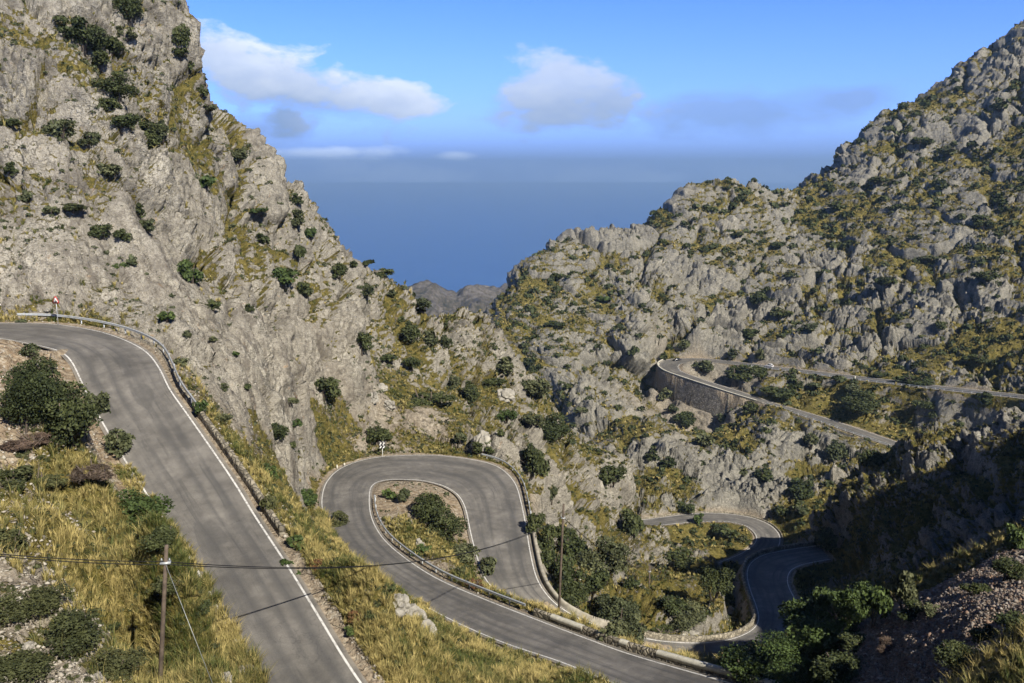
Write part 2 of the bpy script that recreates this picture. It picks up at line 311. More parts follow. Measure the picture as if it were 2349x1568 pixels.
# ---------- materials ------------------------------------------------------------------
class NT:
    def __init__(s, name):
        s.m = bpy.data.materials.new(name); s.m.use_nodes = True; s.t = s.m.node_tree; s.t.nodes.clear()
        s.out = s.t.nodes.new('ShaderNodeOutputMaterial'); s.b = s.t.nodes.new('ShaderNodeBsdfPrincipled'); s.t.links.new(s.b.outputs[0], s.out.inputs[0])
        s.b.inputs['Specular IOR Level'].default_value = .25; s.b.inputs['Roughness'].default_value = .85
    def n(s, typ, **kw):
        x = s.t.nodes.new(typ)
        for k, v in kw.items():
            if k in x.inputs.keys() if isinstance(k, str) else False: x.inputs[k].default_value = v
            else: setattr(x, k, v)
        return x
    def l(s, a, b): s.t.links.new(a, b)
    def val(s, node, **kw):
        for k, v in kw.items(): node.inputs[k].default_value = v
    def coord(s, kind='Object', scale=(1, 1, 1), rot=(0, 0, 0)):
        c = s.n('ShaderNodeTexCoord'); m = s.n('ShaderNodeMapping'); m.inputs['Scale'].default_value = scale; m.inputs['Rotation'].default_value = rot
        s.l(c.outputs[kind], m.inputs[0]); return m.outputs[0]
    def noise(s, vec, scale, detail=4, rough=.55, dist=0):
        x = s.n('ShaderNodeTexNoise'); x.inputs['Scale'].default_value = scale; x.inputs['Detail'].default_value = detail; x.inputs['Roughness'].default_value = rough; x.inputs['Distortion'].default_value = dist
        s.l(vec, x.inputs['Vector']); return x.outputs[0]
    def ramp(s, fac, stops, interp='LINEAR'):
        x = s.n('ShaderNodeValToRGB'); e = x.color_ramp.elements; x.color_ramp.interpolation = interp
        while len(e) < len(stops): e.new(.5)
        for i, (p, c) in enumerate(stops):
            e[i].position = p; e[i].color = (*c, 1) if not np.isscalar(c) else (c, c, c, 1)
        s.l(fac, x.inputs[0]); return x.outputs[0]
    def mix(s, fac, a, b, mode='MIX'):
        x = s.n('ShaderNodeMix'); x.data_type = 'RGBA'; x.blend_type = mode
        for sock, v in ((x.inputs[0], fac), (x.inputs[6], a), (x.inputs[7], b)):
            if isinstance(v, (int, float)): sock.default_value = v
            elif isinstance(v, tuple): sock.default_value = (*v, 1)
            else: s.l(v, sock)
        return x.outputs[2]
    def math(s, op, a, b=None, c=None, clamp=False):
        x = s.n('ShaderNodeMath'); x.operation = op; x.use_clamp = clamp
        for i, v in enumerate((a, b, c)):
            if v is None: continue
            if isinstance(v, (int, float)): x.inputs[i].default_value = v
            else: s.l(v, x.inputs[i])
        return x.outputs[0]
    def attr(s, name):
        x = s.n('ShaderNodeAttribute'); x.attribute_name = name; return x
    def bump(s, h, strength=.5, dist=.1):
        x = s.n('ShaderNodeBump'); x.inputs['Strength'].default_value = strength; x.inputs['Distance'].default_value = dist
        s.l(h, x.inputs['Height']); s.l(x.outputs[0], s.b.inputs['Normal']); return x
    def col(s, c):
        if isinstance(c, tuple): s.b.inputs['Base Color'].default_value = (*c, 1)
        else: s.l(c, s.b.inputs['Base Color'])
def simple(name, c, rough=.7, metal=0, var=.15, scale=8, spec=.3):
    m = NT(name); v = m.coord('Object'); nz = m.noise(v, scale, 4)
    m.col(m.mix(1.0, c, m.ramp(nz, [(.3, 1-var), (.7, 1+var*.5)]), 'MULTIPLY'))
    m.b.inputs['Roughness'].default_value = rough; m.b.inputs['Metallic'].default_value = metal; m.b.inputs['Specular IOR Level'].default_value = spec
    return m.m

def mat_terrain():
    m = NT('limestone_and_scrub'); g = m.coord('Object')
    def A(n): return m.attr(n).outputs['Fac']
    veg, dirt, scr, warm, fine, streak = A('veg'), A('dirt'), A('scree'), A('warm'), A('hollow'), A('streak')
    n1 = m.noise(g, .12, 3, .6); n2 = m.noise(g, .9, 4, .62, .4); n3 = m.noise(g, 5, 3, .65)
    nc = m.math('ADD', m.math('MULTIPLY_ADD', n2, .6, m.math('MULTIPLY', n1, .7)), -.15)
    rock_c = m.ramp(nc, [(.30, (.13, .125, .110)), (.45, (.225, .215, .185)), (.56, (.29, .275, .232)), (.72, (.40, .38, .32))])
    rock_w = m.ramp(nc, [(.30, (.13, .125, .108)), (.42, (.25, .238, .205)), (.54, (.36, .342, .29)), (.70, (.52, .495, .42))])
    rock = m.mix(warm, rock_c, rock_w)
    # lichen and stain patches, iron stains
    st = m.ramp(m.noise(g, .35, 4, .7, .6), [(.58, 0.), (.68, 1.)]); rock = m.mix(m.math('MULTIPLY', st, .45), rock, (.12, .12, .115))
    ir = m.ramp(m.noise(g, .5, 3, .6, .8), [(.66, 0.), (.72, 1.)]); rock = m.mix(m.math('MULTIPLY', m.math('MULTIPLY', ir, warm), .5), rock, (.42, .24, .10))
    spk = m.ramp(n3, [(.34, (.50,)*3), (.5, (1.,)*3), (.66, (1.28,)*3)]); rock = m.mix(1., rock, spk, 'MULTIPLY')
    # run-off streaks painted by water down the slabs
    gv = m.coord('Object', scale=(.5, .35, .06), rot=(0, .35, 0)); sn = m.noise(gv, 1.0, 4, .6, .5)
    stn = m.math('MULTIPLY', m.ramp(sn, [(.50, 0.), (.62, 1.)]), streak); rock = m.mix(m.math('MULTIPLY', stn, .85), rock, (.125, .118, .105))
    # thin cracks
    vo = m.n('ShaderNodeTexVoronoi'); vo.feature = 'DISTANCE_TO_EDGE'; vo.inputs['Scale'].default_value = .55
    wv = m.n('ShaderNodeVectorMath'); wv.operation = 'MULTIPLY_ADD'
    nzc = m.n('ShaderNodeTexNoise'); nzc.inputs['Scale'].default_value = 1.2; nzc.inputs['Detail'].default_value = 3; m.l(g, nzc.inputs['Vector'])
    m.l(nzc.outputs['Color'], wv.inputs[0]); wv.inputs[1].default_value = (2.2, 2.2, 2.2); m.l(g, wv.inputs[2]); m.l(wv.outputs[0], vo.inputs['Vector'])
    crk = m.math('MULTIPLY', m.ramp(vo.outputs['Distance'], [(.0, 1.), (.04, 0.)]), m.ramp(n1, [(.5, 0.), (.6, 1.)])); rock = m.mix(m.math('MULTIPLY', crk, .22), rock, (.12, .115, .10))
    # earth, dry grass, low green scrub
    earth = m.ramp(m.noise(g, 1.6, 3, .7), [(.3, (.17, .12, .075)), (.5, (.33, .255, .17)), (.62, (.44, .37, .27)), (.75, (.58, .53, .44))])
    rock = m.mix(dirt, rock, earth)
    gn = m.math('MULTIPLY_ADD', m.noise(g, .55, 3, .7, .3), .6, m.math('MULTIPLY', n3, .4))
    grass = m.ramp(gn, [(.30, (.040, .045, .017)), (.41, (.095, .095, .028)), (.49, (.155, .130, .036)), (.60, (.26, .215, .070)), (.74, (.37, .305, .12))])
    vn = m.math('ADD', veg, m.math('MULTIPLY', m.math('SUBTRACT', n2, .5), 1.5))
    vn = m.math('ADD', vn, m.math('MULTIPLY', m.math('SUBTRACT', n3, .5), .6))
    vf = m.ramp(vn, [(.46, 0.), (.60, 1.)])
    c = m.mix(vf, rock, grass)
    # scree: loose stones, grey and rust
    sv = m.n('ShaderNodeTexVoronoi'); sv.inputs['Scale'].default_value = 3.2; m.l(g, sv.inputs['Vector'])
    hs = m.n('ShaderNodeSeparateColor'); m.l(sv.outputs['Color'], hs.inputs[0])
    sc_c = m.ramp(hs.outputs[0], [(.0, (.10, .075, .055)), (.4, (.20, .17, .14)), (.75, (.27, .215, .165)), (1., (.38, .34, .30))])
    band = m.ramp(m.noise(m.coord('Object', scale=(.05, .3, .3), rot=(0, 0, .5)), 1.2, 3), [(.45, 0.), (.58, 1.)])
    sc_c = m.mix(m.math('MULTIPLY', band, .55), sc_c, (.26, .15, .09))
    c = m.mix(scr, c, sc_c)
    m.col(c)
    hb = m.math('MULTIPLY_ADD', n3, .35, m.math('MULTIPLY', n2, 1.0)); hb = m.math('SUBTRACT', hb, m.math('MULTIPLY', crk, .35))
    hb = m.math('ADD', hb, m.math('MULTIPLY', vf, m.math('MULTIPLY', n3, .5)))
    hb = m.math('ADD', hb, m.math('MULTIPLY', m.math('MULTIPLY', sv.outputs['Distance'], -1.3), scr))
    m.bump(hb, 1.0, .55); m.b.inputs['Roughness'].default_value = .95; m.b.inputs['Specular IOR Level'].default_value = .1
    return m.m
MT = mat_terrain()

# ---------- fine terrain ---------------------------------------------------------------
def build_terrain():
    a_in = np.radians(np.linspace(-33.0, 32.5, 1150)); a_l = np.radians(np.linspace(-62, -33.2, 36)); a_r = np.radians(np.linspace(32.8, 100, 110))
    az = np.concatenate([a_l, a_in, a_r]); NA = len(az); NRW = 1300
    rr = np.exp(np.linspace(math.log(7.), math.log(1000.), 700))
    Rm = np.zeros((NA, NRW))
    A2, R2 = np.meshgrid(az, rr, indexing='ij')
    z = coarse(A2, R2)[..., 0]; z, _ = ground_z(np.sin(A2)*R2, np.cos(A2)*R2, z)
    px, py, Z = project(np.stack([np.sin(A2)*R2, np.cos(A2)*R2, z], -1))
    th = z/R2; run = np.maximum.accumulate(th, axis=1); vis = np.clip(1-(run-th)*R2/6., .10, 1.)
    dpy = np.abs(np.diff(py, axis=1)); dl = np.hypot(np.diff(R2, axis=1), np.diff(z, axis=1))*FPX/np.maximum(Z[:, 1:], 8)
    wgt = (np.maximum(dpy, .42*dl)*vis[:, 1:])
    inn = (py[:, 1:] < 690+60); wgt = np.where(inn, wgt, wgt*.05)+.004
    k = np.ones(9)/9
    sm = np.stack([np.convolve(np.pad(w_, 4, mode='edge'), k, 'valid') for w_ in wgt])
    # neighbouring columns share their spacing so the grid stays regular
    for _ in range(6): sm[1:-1] = (sm[:-2]+sm[1:-1]*2+sm[2:])/4
    cum = np.concatenate([np.zeros((NA, 1)), np.cumsum(sm, axis=1)], 1); cum /= cum[:, -1:]
    tt = np.linspace(0, 1, NRW)
    for i in range(NA): Rm[i] = np.interp(tt, cum[i], rr)
    A = np.repeat(az[:, None], NRW, 1)
    c = coarse(A, Rm); x = np.sin(A)*Rm; y = np.cos(A)*Rm; z, e = ground_z(x, y, c[..., 0])
    amp, veg, dirt, scr, warm = [c[..., i] for i in range(1, 6)]
    Pb = np.stack([x, y, z], -1)
    def normals(Q):
        da = np.gradient(Q, axis=0); dr = np.gradient(Q, axis=1); nn = np.cross(dr, da); nn *= np.sign(nn[..., 2:3]+1e-9); return nn/np.maximum(np.linalg.norm(nn, axis=-1, keepdims=True), 1e-9)
    # soft normals from the smooth base
    zc = coarse(A, Rm)[..., 0]; nb = normals(np.stack([x, y, zc], -1)); slope = 1-nb[..., 2]
    log('base mesh', Pb.shape)
    F = Pb.reshape(-1, 3)
    dist = Rm.reshape(-1)
    wx = np.stack([fbm(F/14+11, 2, 3), fbm(F/14+37, 2, 9), fbm(F/14+71, 2, 17)], -1)
    Fw = F + wx*5.0
    wm = warm.reshape(-1)[:, None]*1.1; wm = np.clip(wm*sstep(.25, .6, warm.reshape(-1))[:, None], 0, 1)
    dip = np.array([.50, -.30, -.81]); dip /= np.linalg.norm(dip)      # bedding of the left mountain runs down towards the gorge
    def dipped(Qv, k): return Qv - (Qv@dip)[:, None]*dip*(k*wm)
    Fd = dipped(F, .62); Fw = dipped(Fw, .62)
    sq = np.array([.80, .80, 1.45])
    big = fbm(F/46, 3, 21)                                  # ribs and hollows
    rid = 1-np.abs(fbm(Fw/26, 2, 31))*2.2
    W1 = worley(Fw/15*sq, 41); W2 = worley((Fd+wx*2.6)/5.2*np.array([.9, .9, 1.1]), 43); W3 = worley((Fd+wx)/1.8*np.array([1, 1, 1.]), 47); W0 = worley(Fw/34*np.array([.9, .9, 1.1]), 39); W4 = worley((Fd+wx*.5)/.8, 49)
    log('worley')
    flute = fbm(F*np.array([1/1.1, 1/1.1, 1/6.]), 2, 53)       # karst fluting running down the fall line
    fine = fbm(F/.9, 2, 57)
    blk1 = (W1[:, 1]-W1[:, 0]); blk2 = (W2[:, 1]-W2[:, 0]); blk3 = (W3[:, 1]-W3[:, 0])
    cre1 = sstep(0, .22, blk1); cre2 = sstep(0, .25, blk2); cre3 = sstep(0, .3, blk3)
    am = amp.reshape(-1); ef = e.reshape(-1)
    patch = sstep(-.22, .30, fbm(Fd/19+300, 3, 401)); pk = (.45+1.0*patch)*wm[:, 0]+(.55+.85*patch)*(1-wm[:, 0])   # broken ground against smooth slabs
    am = am*(.55+.9*sstep(-.35, .45, fbm(F/60+5, 2, 61)))
    bed = np.array([.80, .35, .49]); bed /= np.linalg.norm(bed); bs = F@bed/3.4+fbm(F/22, 2, 601)*1.7; bs2 = F@np.array([.12, .16, .98])/4.2+fbm(F/26, 2, 605)*1.6
    saw = lambda q_: (lambda f_: np.where(f_ < .82, f_/.82, (1-f_)/.18))(q_-np.floor(q_))-.5
    ledge = saw(bs)*.95*wm[:, 0]*(.4+patch)+saw(bs2)*1.5*(1-wm[:, 0])*(.5+.8*patch)
    facet = (W1[:, 3]*4.6+(W2[:, 3]*2.3+W3[:, 3]*.85)*pk)*(.42+.58*wm[:, 0])
    cre0 = sstep(0, .16, W0[:, 1]-W0[:, 0]); facet = facet + ((cre0-.7)*3.6+(W0[:, 2]-.5)*4.6*cre0+W0[:, 3]*3.8)*(.35+.65*(1-wm[:, 0])); facet = facet+((sstep(0, .35, W4[:, 1]-W4[:, 0])-.6)*.20+W4[:, 3]*.55)*pk
    d = facet + ledge + big*(3.2+2.2*wm[:, 0]) + (rid-.5)*(1.3+1.2*wm[:, 0]) + (cre1-.6)*1.5 + (W1[:, 2]-.5)*2.6*cre1 + ((cre2-.6)*.8 + (W2[:, 2]-.5)*1.3*cre2)*pk + (cre3-.6)*.40*pk*(1+.9*(W3[:, 2]-.5))
    rough_d = d*am + flute*(.42+.3*wm[:, 0])*np.minimum(am*1.2, 1) + fine*.26*(.4+am)
    # loose low mounds on grass and earth
    rough_d += fbm(F/3.5, 3, 66)*.55*np.clip(1-am, 0, 1)
    # keep the road corridor clean, fade relief in with distance from it
    fade = sstep(.8, 7.0, ef)*.85+.15*sstep(.7, 2.2, ef)
    small = sstep(0, 60, dist)
    rough_d = rough_d*fade*(.35+.65*small)
    nbf = nb.reshape(-1, 3); dirv = nbf*.75+np.array([0, 0, .25]); 
    Q = F + dirv*rough_d[:, None]
    # horizontal tug that undercuts ledges
    Q[:, :2] += (wx[:, :2]*1.3*(am*fade)[:, None])
    Q = Q.reshape(NA, NRW, 3)
    # vegetation: flat ledges and hollows
    nf = normals(Q).reshape(-1, 3)
    flat = nf[:, 2]
    zone_n = fbm(F/30+90, 3, 71)
    hollow = -d
    v = veg.reshape(-1)*1.0 + zone_n*.95 + (hollow*.10)*am + (flat-.62)*1.15*np.clip(am*1.4, 0, 1) + (.45-cre2)*.28*am - .02
    v = np.where(am < .3, veg.reshape(-1)*.9+zone_n*.5, v)
    v = np.where(ef < 1.1, v*sstep(.5, 1.1, ef)*.6, v)
    dd = np.clip(dirt.reshape(-1) + fbm(F/9+40, 2, 81)*.5*dirt.reshape(-1), 0, 1)
    dd = np.maximum(dd, (1-sstep(.6, 3.5, ef))*.75)
    scrv = np.clip(sstep(.42, .62, scr.reshape(-1)+fbm(F/6, 2, 87)*.25), 0, 1)
    v = v*(1-scrv)
    stk = np.clip(sstep(.45, .8, warm.reshape(-1))*(1-flat)*2.2*sstep(.95, .5, am), 0, 1)
    ii = np.arange(NA*NRW).reshape(NA, NRW)
    q = np.stack([ii[:-1, :-1], ii[:-1, 1:], ii[1:, 1:], ii[1:, :-1]], -1).reshape(-1, 4)
    me = mesh_np('terrain', Q.reshape(-1, 3), quads=q[:, ::-1], smooth=True, attrs=dict(veg=v, dirt=dd, scree=scrv, warm=warm.reshape(-1), hollow=hollow, streak=stk))
    o = link('terrain', me, MT); tag(o, kind='structure')
    return dict(Q=Q.reshape(-1, 3), n=nf, veg=v, am=am, e=ef, dirt=dd, scr=scrv, dist=dist, NA=NA, NRW=NRW, az=az)
TR = build_terrain()
log('terrain done')
# depth buffer of the ground as the camera sees it
def depth_map():
    px, py, Z = project(TR['Q']); ok = (Z > 3) & (px > -20) & (px < W+20) & (py > -20) & (py < H+80)
    ix = np.round(px[ok]).astype(int)+20; iy = np.round(py[ok]).astype(int)+20; idx = np.where(ok)[0]
    B = np.full((H+101, W+41), 1e9); I = np.full((H+101, W+41), -1, int)
    o = np.argsort(-Z[ok]); B[iy[o], ix[o]] = Z[ok][o]; I[iy[o], ix[o]] = idx[o]
    return B, I
ZB, ZI = depth_map()
def ground_at(px, py):
    """the ground vertex seen at a picture position"""
    x = int(round(px))+20; y = int(round(py))+20
    for rad in (1, 2, 3, 5, 9):
        s = ZB[max(0, y-rad):y+rad+1, max(0, x-rad):x+rad+1]
        if s.size and s.min() < 1e8:
            k = np.unravel_index(np.argmin(s), s.shape); i = ZI[max(0, y-rad)+k[0], max(0, x-rad)+k[1]]
            return TR['Q'][i].copy(), s.min(), i
    return None, None, None
# ---------- road surfaces ---------------------------------------------------------------
def mat_asphalt():
    m = NT('worn_asphalt'); uv = m.coord('UV'); g = m.coord('Object')
    u = m.n('ShaderNodeSeparateXYZ'); m.l(uv, u.inputs[0]); ux = u.outputs[0]
    big = m.noise(g, .16, 4, .6); mid = m.noise(g, .8, 5, .65, .3); grit = m.noise(g, 14, 3, .7)
    base = m.ramp(mid, [(.3, (.140, .131, .117)), (.5, (.180, .169, .151)), (.7, (.225, .212, .187))])
    base = m.mix(1., base, m.ramp(big, [(.3, (.66,)*3), (.7, (1.28,)*3)]), 'MULTIPLY')
    # tyre tracks: two darker bands in each lane, broken up along the road
    sv = m.coord('UV', scale=(7, .05, 1)); tn = m.noise(sv, 1.0, 4, .6, .3)
    track = m.ramp(tn, [(.42, 1.), (.62, 0.)])
    w = m.math('ABSOLUTE', m.math('SUBTRACT', ux, .5)); prof = m.ramp(w, [(.02, .05), (.12, .9), (.20, .35), (.30, 1.), (.42, 0.)])
    base = m.mix(m.math('MULTIPLY', m.math('MULTIPLY', track, prof), .75), base, (.080, .079, .078))
    # patch repairs and sealed cracks
    vo = m.n('ShaderNodeTexVoronoi'); vo.feature = 'DISTANCE_TO_EDGE'; vo.inputs['Scale'].default_value = .22; m.l(m.coord('Object', scale=(1, 1, 1)), vo.inputs['Vector'])
    nz = m.n('ShaderNodeTexNoise'); nz.inputs['Scale'].default_value = .8; nz.inputs['Detail'].default_value = 4; m.l(g, nz.inputs['Vector'])
    vm = m.n('ShaderNodeVectorMath'); vm.operation = 'MULTIPLY_ADD'; vm.inputs[1].default_value = (4, 4, 4); m.l(nz.outputs['Color'], vm.inputs[0]); m.l(g, vm.inputs[2]); m.l(vm.outputs[0], vo.inputs['Vector'])
    ck = m.ramp(vo.outputs['Distance'], [(0., 1.), (.012, 0.)]); base = m.mix(m.math('MULTIPLY', ck, m.ramp(m.noise(g, .12, 2), [(.48, 0.), (.6, .5)])), base, (.05, .05, .05))
    # rectangular repairs of fresher, darker asphalt
    br = m.n('ShaderNodeTexNoise'); br.inputs['Scale'].default_value = 1.; br.inputs['Detail'].default_value = 1; m.l(m.coord('UV', scale=(2.2, .09, 1)), br.inputs['Vector'])
    base = m.mix(m.math('MULTIPLY', m.ramp(br.outputs[0], [(.60, 0.), (.625, 1.)]), .45), base, (.088, .086, .082))
    ln = m.noise(m.coord('UV', scale=(16, .12, 1)), 1., 3, .6, .8); base = m.mix(m.math('MULTIPLY', m.ramp(ln, [(.60, 0.), (.66, 1.)]), .35), base, (.07, .069, .066))
    # dusty shoulders
    ed = m.ramp(m.math('ADD', w, m.math('MULTIPLY', m.math('SUBTRACT', mid, .5), .10)), [(.49, 0.), (.55, 1.)]); base = m.mix(m.math('MULTIPLY', ed, .75), base, (.31, .27, .21))
    m.col(m.mix(1., base, m.ramp(grit, [(.3, (.86,)*3), (.7, (1.12,)*3)]), 'MULTIPLY'))
    m.bump(grit, .3, .02); m.b.inputs['Roughness'].default_value = .8; m.b.inputs['Specular IOR Level'].default_value = .35
    return m.m
def mat_line():
    m = NT('road_paint'); g = m.coord('Object'); n = m.noise(g, 3.5, 5, .7)
    m.col(m.ramp(n, [(.33, (.20, .19, .18)), (.42, (.48, .47, .44)), (.5, (.66, .65, .61)), (.8, (.78, .77, .73))])); m.b.inputs['Roughness'].default_value = .6
    return m.m
ASPH, LINE = mat_asphalt(), mat_line()
def strip(us, Pl, Pr, dz):
    """quad strip between two polylines, subdivided across by us"""
    n = len(Pl); m = len(us); v = np.zeros((n, m, 3))
    for j, u in enumerate(us): v[:, j] = Pl*(1-u)+Pr*u
    v[..., 2] += dz
    s = np.concatenate([[0], np.cumsum(np.linalg.norm(np.diff((Pl+Pr)/2, axis=0), axis=1))])
    uv = np.stack([np.broadcast_to(np.asarray(us)[None], (n, m)), np.broadcast_to(s[:, None], (n, m))], -1)
    ii = np.arange(n*m).reshape(n, m); q = np.stack([ii[:-1, :-1], ii[:-1, 1:], ii[1:, 1:], ii[1:, :-1]], -1).reshape(-1, 4)
    return v.reshape(-1, 3), q, uv.reshape(-1, 2)
RDN = {'upper': 'road', 'loop': 'road', 'low': 'road', 'far': 'road'}
for key, r in roads.items():
    sh = .45 if key != 'far' else .5
    ex = sh/np.maximum(r.w, 2)
    A = r.A - r.ac*sh; B = r.B + r.ac*sh
    us = [0, .06, .12, .2, .3, .4, .5, .6, .7, .8, .88, .94, 1]
    v, q, uv = strip(us, A, B, .02)
    uv[:, 0] = (uv[:, 0]-.5)*1.08+.5
    sm_v = v.copy()
    o = link('road', mesh_np('road', v, quads=q, uv=uv, smooth=True), ASPH); tag(o, kind='structure')
    lw = .17 if key in ('upper', 'loop') else .24
    gaps = {}
    for side, Q, sg in (('A', r.A, -1), ('B', r.B, 1)):
        v, q, _ = strip([0, 1], Q - r.ac*(lw/2), Q + r.ac*(lw/2), .038)
        if key == 'low' and side == 'B':       # dashed stretch on the inside of the low bend
            q = np.array([q_ for k, q_ in enumerate(q) if not (32 < k < 84 and k % 3 == 0)])
        l = link('edge_line', mesh_np('edge_line', v, quads=q), LINE, o)
# ---------- sea, far hills ---------------------------------------------------------------
def mat_sea():
    m = NT('sea_water'); g = m.coord('Object'); n = m.noise(g, .004, 4, .6)
    m.col(m.ramp(n, [(.3, (.03, .10, .26)), (.7, (.04, .12, .30))])); m.b.inputs['Roughness'].default_value = .35; m.b.inputs['Specular IOR Level'].default_value = .3
    m.bump(m.noise(g, .05, 4, .6), .4, 2.0)
    return m.m
ang = np.linspace(0, 2*math.pi, 97)[:-1]; rad = np.array([0.01, 3000, 8000, 20000, 42000])
v = np.array([[math.sin(a)*r_, math.cos(a)*r_, -560] for r_ in rad for a in ang]); m_ = len(ang)
q = [[i*m_+j, i*m_+(j+1) % m_, (i+1)*m_+(j+1) % m_, (i+1)*m_+j] for i in range(len(rad)-1) for j in range(m_)]
tag(link('sea', mesh_np('sea', v, quads=q), mat_sea()), kind='structure')
def mat_far():
    m = NT('distant_limestone'); g = m.coord('Object')
    n = m.math('MULTIPLY_ADD', m.noise(g, .02, 6, .7), .5, m.math('MULTIPLY', m.noise(g, .09, 5, .7), .5))
    m.col(m.ramp(n, [(.38, (.035, .033, .018)), (.47, (.085, .070, .042)), (.56, (.15, .13, .105)), (.70, (.28, .25, .21))]))
    m.bump(m.noise(g, .03, 6, .7), .9, 14); m.b.inputs['Roughness'].default_value = .95
    return m.m
def far_hills():
    az = np.radians(np.linspace(-30, 24, 620)); r = np.concatenate([np.linspace(930, 2100, 60), np.linspace(2120, 3000, 160), np.linspace(3020, 5200, 60)])
    A, R = np.meshgrid(az, r, indexing='ij'); x = np.sin(A)*R; y = np.cos(A)*R
    # crest line as seen from the road
    cx = np.array([-400, 100, 330, 385, 400, 425, 436, 446, 456, 463, 472, 480, 500, 512, 530, 600, 900]); cy = np.array([300, 290, 292, 291, 283, 280, 284, 291, 293, 285, 281, 282, 286, 283, 275, 262, 270])
    pxc = 512+900*np.tan(az)/cp*1.0
    crest_y = np.interp(512+900*np.tan(az)*1.0, cx, cy); 
    rc = 2620+220*np.sin(az*17)
    el = -np.tan(PITCH+np.arctan((crest_y-H/2)/FPX)); zc = el*rc
    base = -430
    t = (R-rc[:, None]); up = sstep(-900, 0, t)*(t <= 0)+(1-sstep(0, 1500, t))*(t > 0)
    up = np.where(t <= 0, np.clip(1+t/1000, 0, 1)**1.15, up)
    z = base+(zc[:, None]-base)*up
    Fp = np.stack([x, y, z], -1).reshape(-1, 3)
    n = (1-np.abs(fbm(Fp/330, 5, 301, .55))*2)*70-50 + fbm(Fp/90, 4, 311)*26 + (np.abs(fbm(Fp/38, 3, 321)))*16-5
    n = n.reshape(z.shape)*np.clip(np.abs(t)/260+.16, 0, 1)*sstep(930, 1300, R)
    z = z+np.where(t > 0, np.minimum(n, 0), n*.8)-np.maximum(t, 0)*.12
    z = z+(fbm(Fp/70, 4, 341).reshape(z.shape)*22+np.abs(fbm(Fp/150, 3, 345)).reshape(z.shape)*34-14)*sstep(930, 1500, R)
    z = np.where(R > 4300, z-(R-4300)*.4, z)
    ii = np.arange(A.size).reshape(A.shape); q = np.stack([ii[:-1, :-1], ii[1:, :-1], ii[1:, 1:], ii[:-1, 1:]], -1).reshape(-1, 4)
    tag(link('hills', mesh_np('hills', np.stack([x, y, z], -1).reshape(-1, 3), quads=q, smooth=True), mat_far()), kind='structure')
far_hills()
log('roads, sea, far hills')
# ---------- small modelling kit ----------------------------------------------------------
class MB:
    def __init__(s): s.v = []; s.q = []; s.t = []; s.n = 0
    def add(s, v, q=(), t=()):
        v = np.asarray(v, float); s.v.append(v)
        s.q += [tuple(i+s.n for i in f) for f in q]; s.t += [tuple(i+s.n for i in f) for f in t]; s.n += len(v); return s
    def box(s, c, d, rz=0, taper=1.0):
        x, y, z = d[0]/2, d[1]/2, d[2]/2
        v = np.array([(sx*x*(taper if sz > 0 else 1), sy*y*(taper if sz > 0 else 1), sz*z) for sx in (-1, 1) for sy in (-1, 1) for sz in (-1, 1)])
        c_, s_ = math.cos(rz), math.sin(rz); v = v@np.array([[c_, s_, 0], [-s_, c_, 0], [0, 0, 1]]) + np.array(c)
        return s.add(v, [(0, 1, 3, 2), (4, 6, 7, 5), (0, 4, 5, 1), (2, 3, 7, 6), (0, 2, 6, 4), (1, 5, 7, 3)])
    def tube(s, pts, rad, k=8, caps=True):
        P_ = np.asarray(pts, float); n_ = len(P_); rad = np.broadcast_to(rad, n_); T_ = np.gradient(P_, axis=0); T_ /= np.maximum(np.linalg.norm(T_, axis=1, keepdims=True), 1e-9)
        up = np.array([0, 0, 1.]) if abs(T_[0, 2]) < .9 else np.array([1., 0, 0]); vs = []
        for i in range(n_):
            a = np.cross(T_[i], up); a /= max(np.linalg.norm(a), 1e-9); b = np.cross(a, T_[i])
            for j in range(k): th = 2*math.pi*j/k; vs.append(P_[i]+rad[i]*(math.cos(th)*a+math.sin(th)*b))
        q = [(i*k+j, i*k+(j+1) % k, (i+1)*k+(j+1) % k, (i+1)*k+j) for i in range(n_-1) for j in range(k)]; t = []
        if caps:
            vs += [P_[0], P_[-1]]; a, b = n_*k, n_*k+1
            t = [(a, (j+1) % k, j) for j in range(k)]+[(b, (n_-1)*k+j, (n_-1)*k+(j+1) % k) for j in range(k)]
        return s.add(vs, q, t)
    def sweep(s, path, side, prof, closed=True):
        """profile points (outwards, up) swept along a path; side = unit outward vectors"""
        n_ = len(path); k = len(prof); v = np.zeros((n_, k, 3))
        for j, (o_, u_) in enumerate(prof): v[:, j] = path+side*o_; v[:, j, 2] += u_
        m_ = k if closed else k-1
        q = [(i*k+j, i*k+(j+1) % k, (i+1)*k+(j+1) % k, (i+1)*k+j) for i in range(n_-1) for j in range(m_)]
        s.add(v.reshape(-1, 3), q)
        if closed: 
            for b in (0, n_-1):
                c = v[b].mean(0); s.add(np.vstack([v[b], c]), [], [(k, j, (j+1) % k) for j in range(k)])
        return s
    def mesh(s, name, smooth=False):
        me = mesh_np(name, np.concatenate(s.v), quads=s.q or None, tris=s.t or None, smooth=smooth); return me
    def build(s, name, mat, parent=None, smooth=False, loc=None): return link(name, s.mesh(name, smooth), mat, parent, loc)
def recalc(o):
    import bmesh
    b = bmesh.new(); b.from_mesh(o.data); bmesh.ops.recalc_face_normals(b, faces=b.faces); b.to_mesh(o.data); b.free(); return o
STEEL = simple('galvanised_steel', (.50, .53, .55), .45, .25, .2, 6, .5); DARKPOST = simple('weathered_post', (.22, .23, .24), .6, .4, .2, 8)
WHITE = simple('white_enamel', (.78, .78, .76), .45, 0, .08, 3); BLACK = simple('black_enamel', (.02, .02, .022), .5, 0, .05, 3); RED = simple('red_enamel', (.55, .02, .02), .45, 0, .08, 3)
